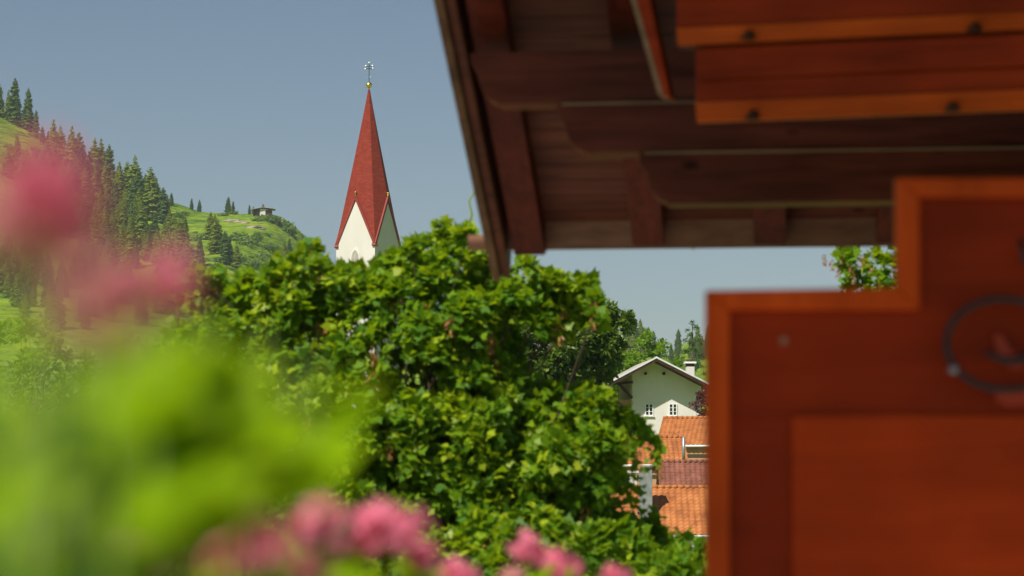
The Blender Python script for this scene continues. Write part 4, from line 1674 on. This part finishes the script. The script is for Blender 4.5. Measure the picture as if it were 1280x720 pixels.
def flower_head(parent, c, r, mat, n=70, sz=0.011, squash=0.8):
    rg = np.random.default_rng(fr_.randrange(10 ** 6))
    v = unit(rg.normal(size=(n, 3)))
    rad = rg.uniform(0.75, 1.0, n)[:, None]
    lob = 0.75 + 0.55 * np.sin(v[:, :1] * 4.0 + c[0] * 90) * np.cos(v[:, 2:] * 3.0 + c[2] * 70)
    ctr = v * rad * lob * r * 1.15 * np.array([1, 1, squash]) + np.array(c) + rg.normal(size=(n, 3)) * r * 0.16
    pos, dr, nr = [], [], []
    for i in range(n):
        a0 = v[i]
        t1 = np.cross(a0, [0.3, 0.2, 1.0])
        t1 /= np.linalg.norm(t1)
        t2 = np.cross(a0, t1)
        for k in range(5):
            a = 2 * math.pi * k / 5 + rg.random() * 0.3
            pos.append(ctr[i])
            dr.append(t1 * math.cos(a) + t2 * math.sin(a) + a0 * 0.15)
            nr.append(a0)
    n5 = len(pos)
    leaf_mesh('flower_head', np.array(pos), np.array(dr), np.array(nr), rg.uniform(0.75, 1.15, n5) * sz, OVAL, mat, None, 0.1, parent)


def flower_plant(label, base, stems, group='pink flowering plants in front of the camera'):
    """stems: list of dict(top=Vector, head=(r, mat, n, floret) or None, leaves=[(t, len)...])"""
    t = empty('flowering_plant', base, fr_.uniform(0, 0), label, 'flower', group)
    b = Vector(base)
    st = MB()
    pos, dr, nr, sz, mi = [], [], [], [], []
    for s in stems:
        top = Vector(s['top']) - b
        root = Vector((top.x * 0.25 + fr_.uniform(-.04, .04), top.y * 0.25 + fr_.uniform(-.04, .04), -0.05))
        mid = root.lerp(top, 0.55) + Vector((fr_.uniform(-.04, .04), fr_.uniform(-.04, .04), 0))
        pts = [root, root.lerp(mid, 0.5), mid, mid.lerp(top, 0.5), top]
        st.tube(pts, [0.0026, 0.0022, 0.0018, 0.0014, 0.0011], 6, mat=s.get('brown', 0))
        n_l = s.get('n_leaves', 8)
        lo = s.get('lo', 0.35)
        for i in range(n_l):
            u = lo + (0.99 - lo) * (i + fr_.random() * 0.6) / max(1, n_l)
            p = (root.lerp(mid, u / 0.55) if u < 0.55 else mid.lerp(top, min(1, (u - 0.55) / 0.45)))
            a = fr_.uniform(0, 6.28)
            d_ = Vector((math.cos(a), math.sin(a), fr_.uniform(0.0, 0.7)))
            pos.append(tuple(p))
            dr.append(tuple(d_))
            nr.append((fr_.uniform(-.5, .5) - 0.4, fr_.uniform(-.5, .5) - 0.9, 0.9))
            sz.append(fr_.uniform(0.7, 1.25) * s.get('leaf', 0.06))
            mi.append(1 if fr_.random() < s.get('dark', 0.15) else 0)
        if s.get('head'):
            r_, mat, n, fl = s['head']
            flower_head(t, tuple(top), r_, mat, n, fl)
    st.build('stem', [M['stem'], M['stem_brown']], t, smooth=True)
    leaf_mesh('foliage', np.array(pos), np.array(dr), np.array(nr), np.array(sz), OVAL, [M['near_leaf'], M['near_leaf_dark']], np.array(mi), 0.12, t)
    return t


PT, PD, PP = M['petal'], M['petal_deep'], M['petal_pale']


def gp(px, y):
    x_ = P(px, 600, y).x
    return Vector((x_, y, ground(x_, y)))


# nearest plant, its heads reach the upper left
flower_plant('very near pink flowering plant whose blurred heads cover the left edge', gp(60, 0.95), [
    dict(top=P(38, 225, 0.95), head=(0.015, PT, 40, 0.009), n_leaves=5, lo=0.8, leaf=0.03),
    dict(top=P(70, 262, 0.98), head=(0.016, PT, 40, 0.009), n_leaves=5, lo=0.8, leaf=0.03),
    dict(top=P(15, 285, 1.0), head=(0.018, PP, 26, 0.010), n_leaves=8, lo=0.75, leaf=0.04),
    dict(top=P(92, 330, 1.0), head=(0.014, PP, 20, 0.010), n_leaves=6, lo=0.8, leaf=0.03),
    dict(top=P(120, 380, 0.92), head=(0.020, PP, 26, 0.010), n_leaves=9, lo=0.75, leaf=0.045)])
flower_plant('near flowering plant with one blurred pink head against the spruce wood', gp(178, 1.35), [
    dict(top=P(158, 352, 1.35), head=(0.015, PT, 26, 0.010), n_leaves=10, lo=0.75, leaf=0.05),
    dict(top=P(200, 352, 1.4), head=(0.018, PT, 50, 0.010), n_leaves=10, lo=0.75, leaf=0.05),
    dict(top=P(180, 366, 1.38), head=(0.014, PP, 24, 0.010), n_leaves=10, lo=0.75, leaf=0.05)])
# leafy plants that veil the lower left
LEAFY = [(35, 395, 1.2), (115, 388, 1.3), (190, 380, 1.25), (265, 392, 1.35), (330, 405, 1.9), (395, 445, 2.0), (15, 650, 1.2), (60, 640, 1.29), (100, 670, 1.38), (20, 700, 1.12), (80, 700, 1.29), (-5, 600, 1.29), (-10, 420, 1.2), (30, 450, 1.33), (0, 480, 1.72), (60, 490, 1.63), (120, 480, 1.81), (170, 460, 1.75), (220, 450, 1.75), (365, 475, 1.75), (100, 570, 1.55), (10, 570, 1.55), (70, 425, 1.16), (112, 440, 1.38), (150, 415, 1.25), (195, 400, 1.42), (240, 400, 1.29), (285, 430, 1.42), (330, 430, 1.29), (372, 450, 1.75), (-5, 520, 1.33), (45, 540, 1.16), (95, 530, 1.42), (140, 520, 1.25), (20, 620, 1.25), (70, 610, 1.42), (110, 640, 1.29), (35, 660, 1.16), (215, 500, 1.7), (300, 500, 1.9), (375, 500, 2.0), (165, 540, 1.8)]
for j in range(4):
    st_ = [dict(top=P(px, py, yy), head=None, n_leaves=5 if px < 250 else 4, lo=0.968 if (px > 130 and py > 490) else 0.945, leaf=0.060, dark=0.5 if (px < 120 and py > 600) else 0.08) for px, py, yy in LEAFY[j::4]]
    mx_ = sum(q[0] for q in LEAFY[j::4]) / len(LEAFY[j::4])
    nm = ['tall blurred leafy plant', 'blurred leafy plant with the lowest tips', 'blurred leafy plant with darker leaves', 'loose blurred leafy plant'][j]
    t = flower_plant(nm + ' veiling the lower left of the view', gp(mx_, 1.35 + 0.05 * j), st_, group='green leafy plants right in front of the camera')
    t.name = 'leafy_plant'
    t['category'] = 'plant'
# lower heads, middle distance
flower_plant('plant with blurred pale pink heads at the lower left', gp(250, 1.95), [
    dict(top=P(170, 686, 2.1), head=(0.014, PT, 50, 0.010), n_leaves=5, lo=0.9, leaf=0.04),
    dict(top=P(230, 648, 1.9), head=(0.020, PT, 60, 0.010), n_leaves=5, lo=0.9, leaf=0.05),
    dict(top=P(205, 706, 1.9), head=(0.018, PT, 50, 0.010), n_leaves=5, lo=0.9, leaf=0.05),
    dict(top=P(282, 700, 1.9), head=(0.016, PT, 44, 0.010), n_leaves=5, lo=0.9, leaf=0.05)])
flower_plant('plant with one round soft pink head at the bottom beside the bright pink row', gp(335, 2.0), [
    dict(top=P(335, 680, 2.0), head=(0.024, PT, 90, 0.010), n_leaves=5, lo=0.9, leaf=0.05),
    dict(top=P(308, 660, 1.9), head=(0.016, PT, 34, 0.010), n_leaves=5, lo=0.9, leaf=0.05),
    dict(top=P(385, 712, 2.0), head=(0.013, PT, 60, 0.010), n_leaves=6, lo=0.9, leaf=0.05)])
flower_plant('plant with a broad row of bright pink heads at the bottom', gp(455, 3.4), [
    dict(top=P(392, 650, 3.3), head=(0.030, PT, 90, 0.014), n_leaves=4, lo=0.95, leaf=0.07),
    dict(top=P(412, 655, 3.3), head=(0.036, PT, 110, 0.014), n_leaves=5, lo=0.93, leaf=0.07),
    dict(top=P(432, 666, 3.5), head=(0.030, PT, 90, 0.014), n_leaves=5, lo=0.93, leaf=0.07),
    dict(top=P(462, 664, 3.4), head=(0.038, PT, 110, 0.014), n_leaves=5, lo=0.93, leaf=0.07),
    dict(top=P(498, 660, 3.4), head=(0.042, PT, 120, 0.014), n_leaves=5, lo=0.93, leaf=0.07),
    dict(top=P(526, 694, 3.5), head=(0.024, PT, 60, 0.014), n_leaves=5, lo=0.93, leaf=0.06)])
flower_plant('plant with small crisp pink heads at the bottom in front of the maple', gp(650, 5.2), [
    dict(top=P(661, 686, 5.2), head=(0.030, PT, 90, 0.018), n_leaves=4, lo=0.95, leaf=0.07),
    dict(top=P(694, 704, 5.2), head=(0.026, PT, 80, 0.018), n_leaves=4, lo=0.95, leaf=0.07),
    dict(top=P(708, 716, 5.2), head=(0.034, PT, 90, 0.018), n_leaves=4, lo=0.95, leaf=0.07),
    dict(top=P(574, 722, 4.4), head=(0.030, PT, 90, 0.018), n_leaves=4, lo=0.95, leaf=0.07),
    dict(top=P(768, 722, 5.2), head=(0.026, PT, 80, 0.018), n_leaves=4, lo=0.95, leaf=0.07),
    dict(top=P(640, 722, 5.0), head=(0.020, PP, 40, 0.018), n_leaves=4, lo=0.95, leaf=0.07)])
# ------------------------------------------------------------------ summer haze
hm = bpy.data.materials.new('haze')
hm.use_nodes = True
t = hm.node_tree
t.nodes.remove(t.nodes['Principled BSDF'])
pv = t.nodes.new('ShaderNodeVolumePrincipled')
pv.inputs['Color'].default_value = (0.82, 0.97, 0.95, 1)
pv.inputs['Density'].default_value = 0.00008
t.links.new(pv.outputs[0], t.nodes['Material Output'].inputs['Volume'])
tag(MB().box((-1600, -150, -12), (1600, 2700, 330)).build('haze', hm), kind='stuff')
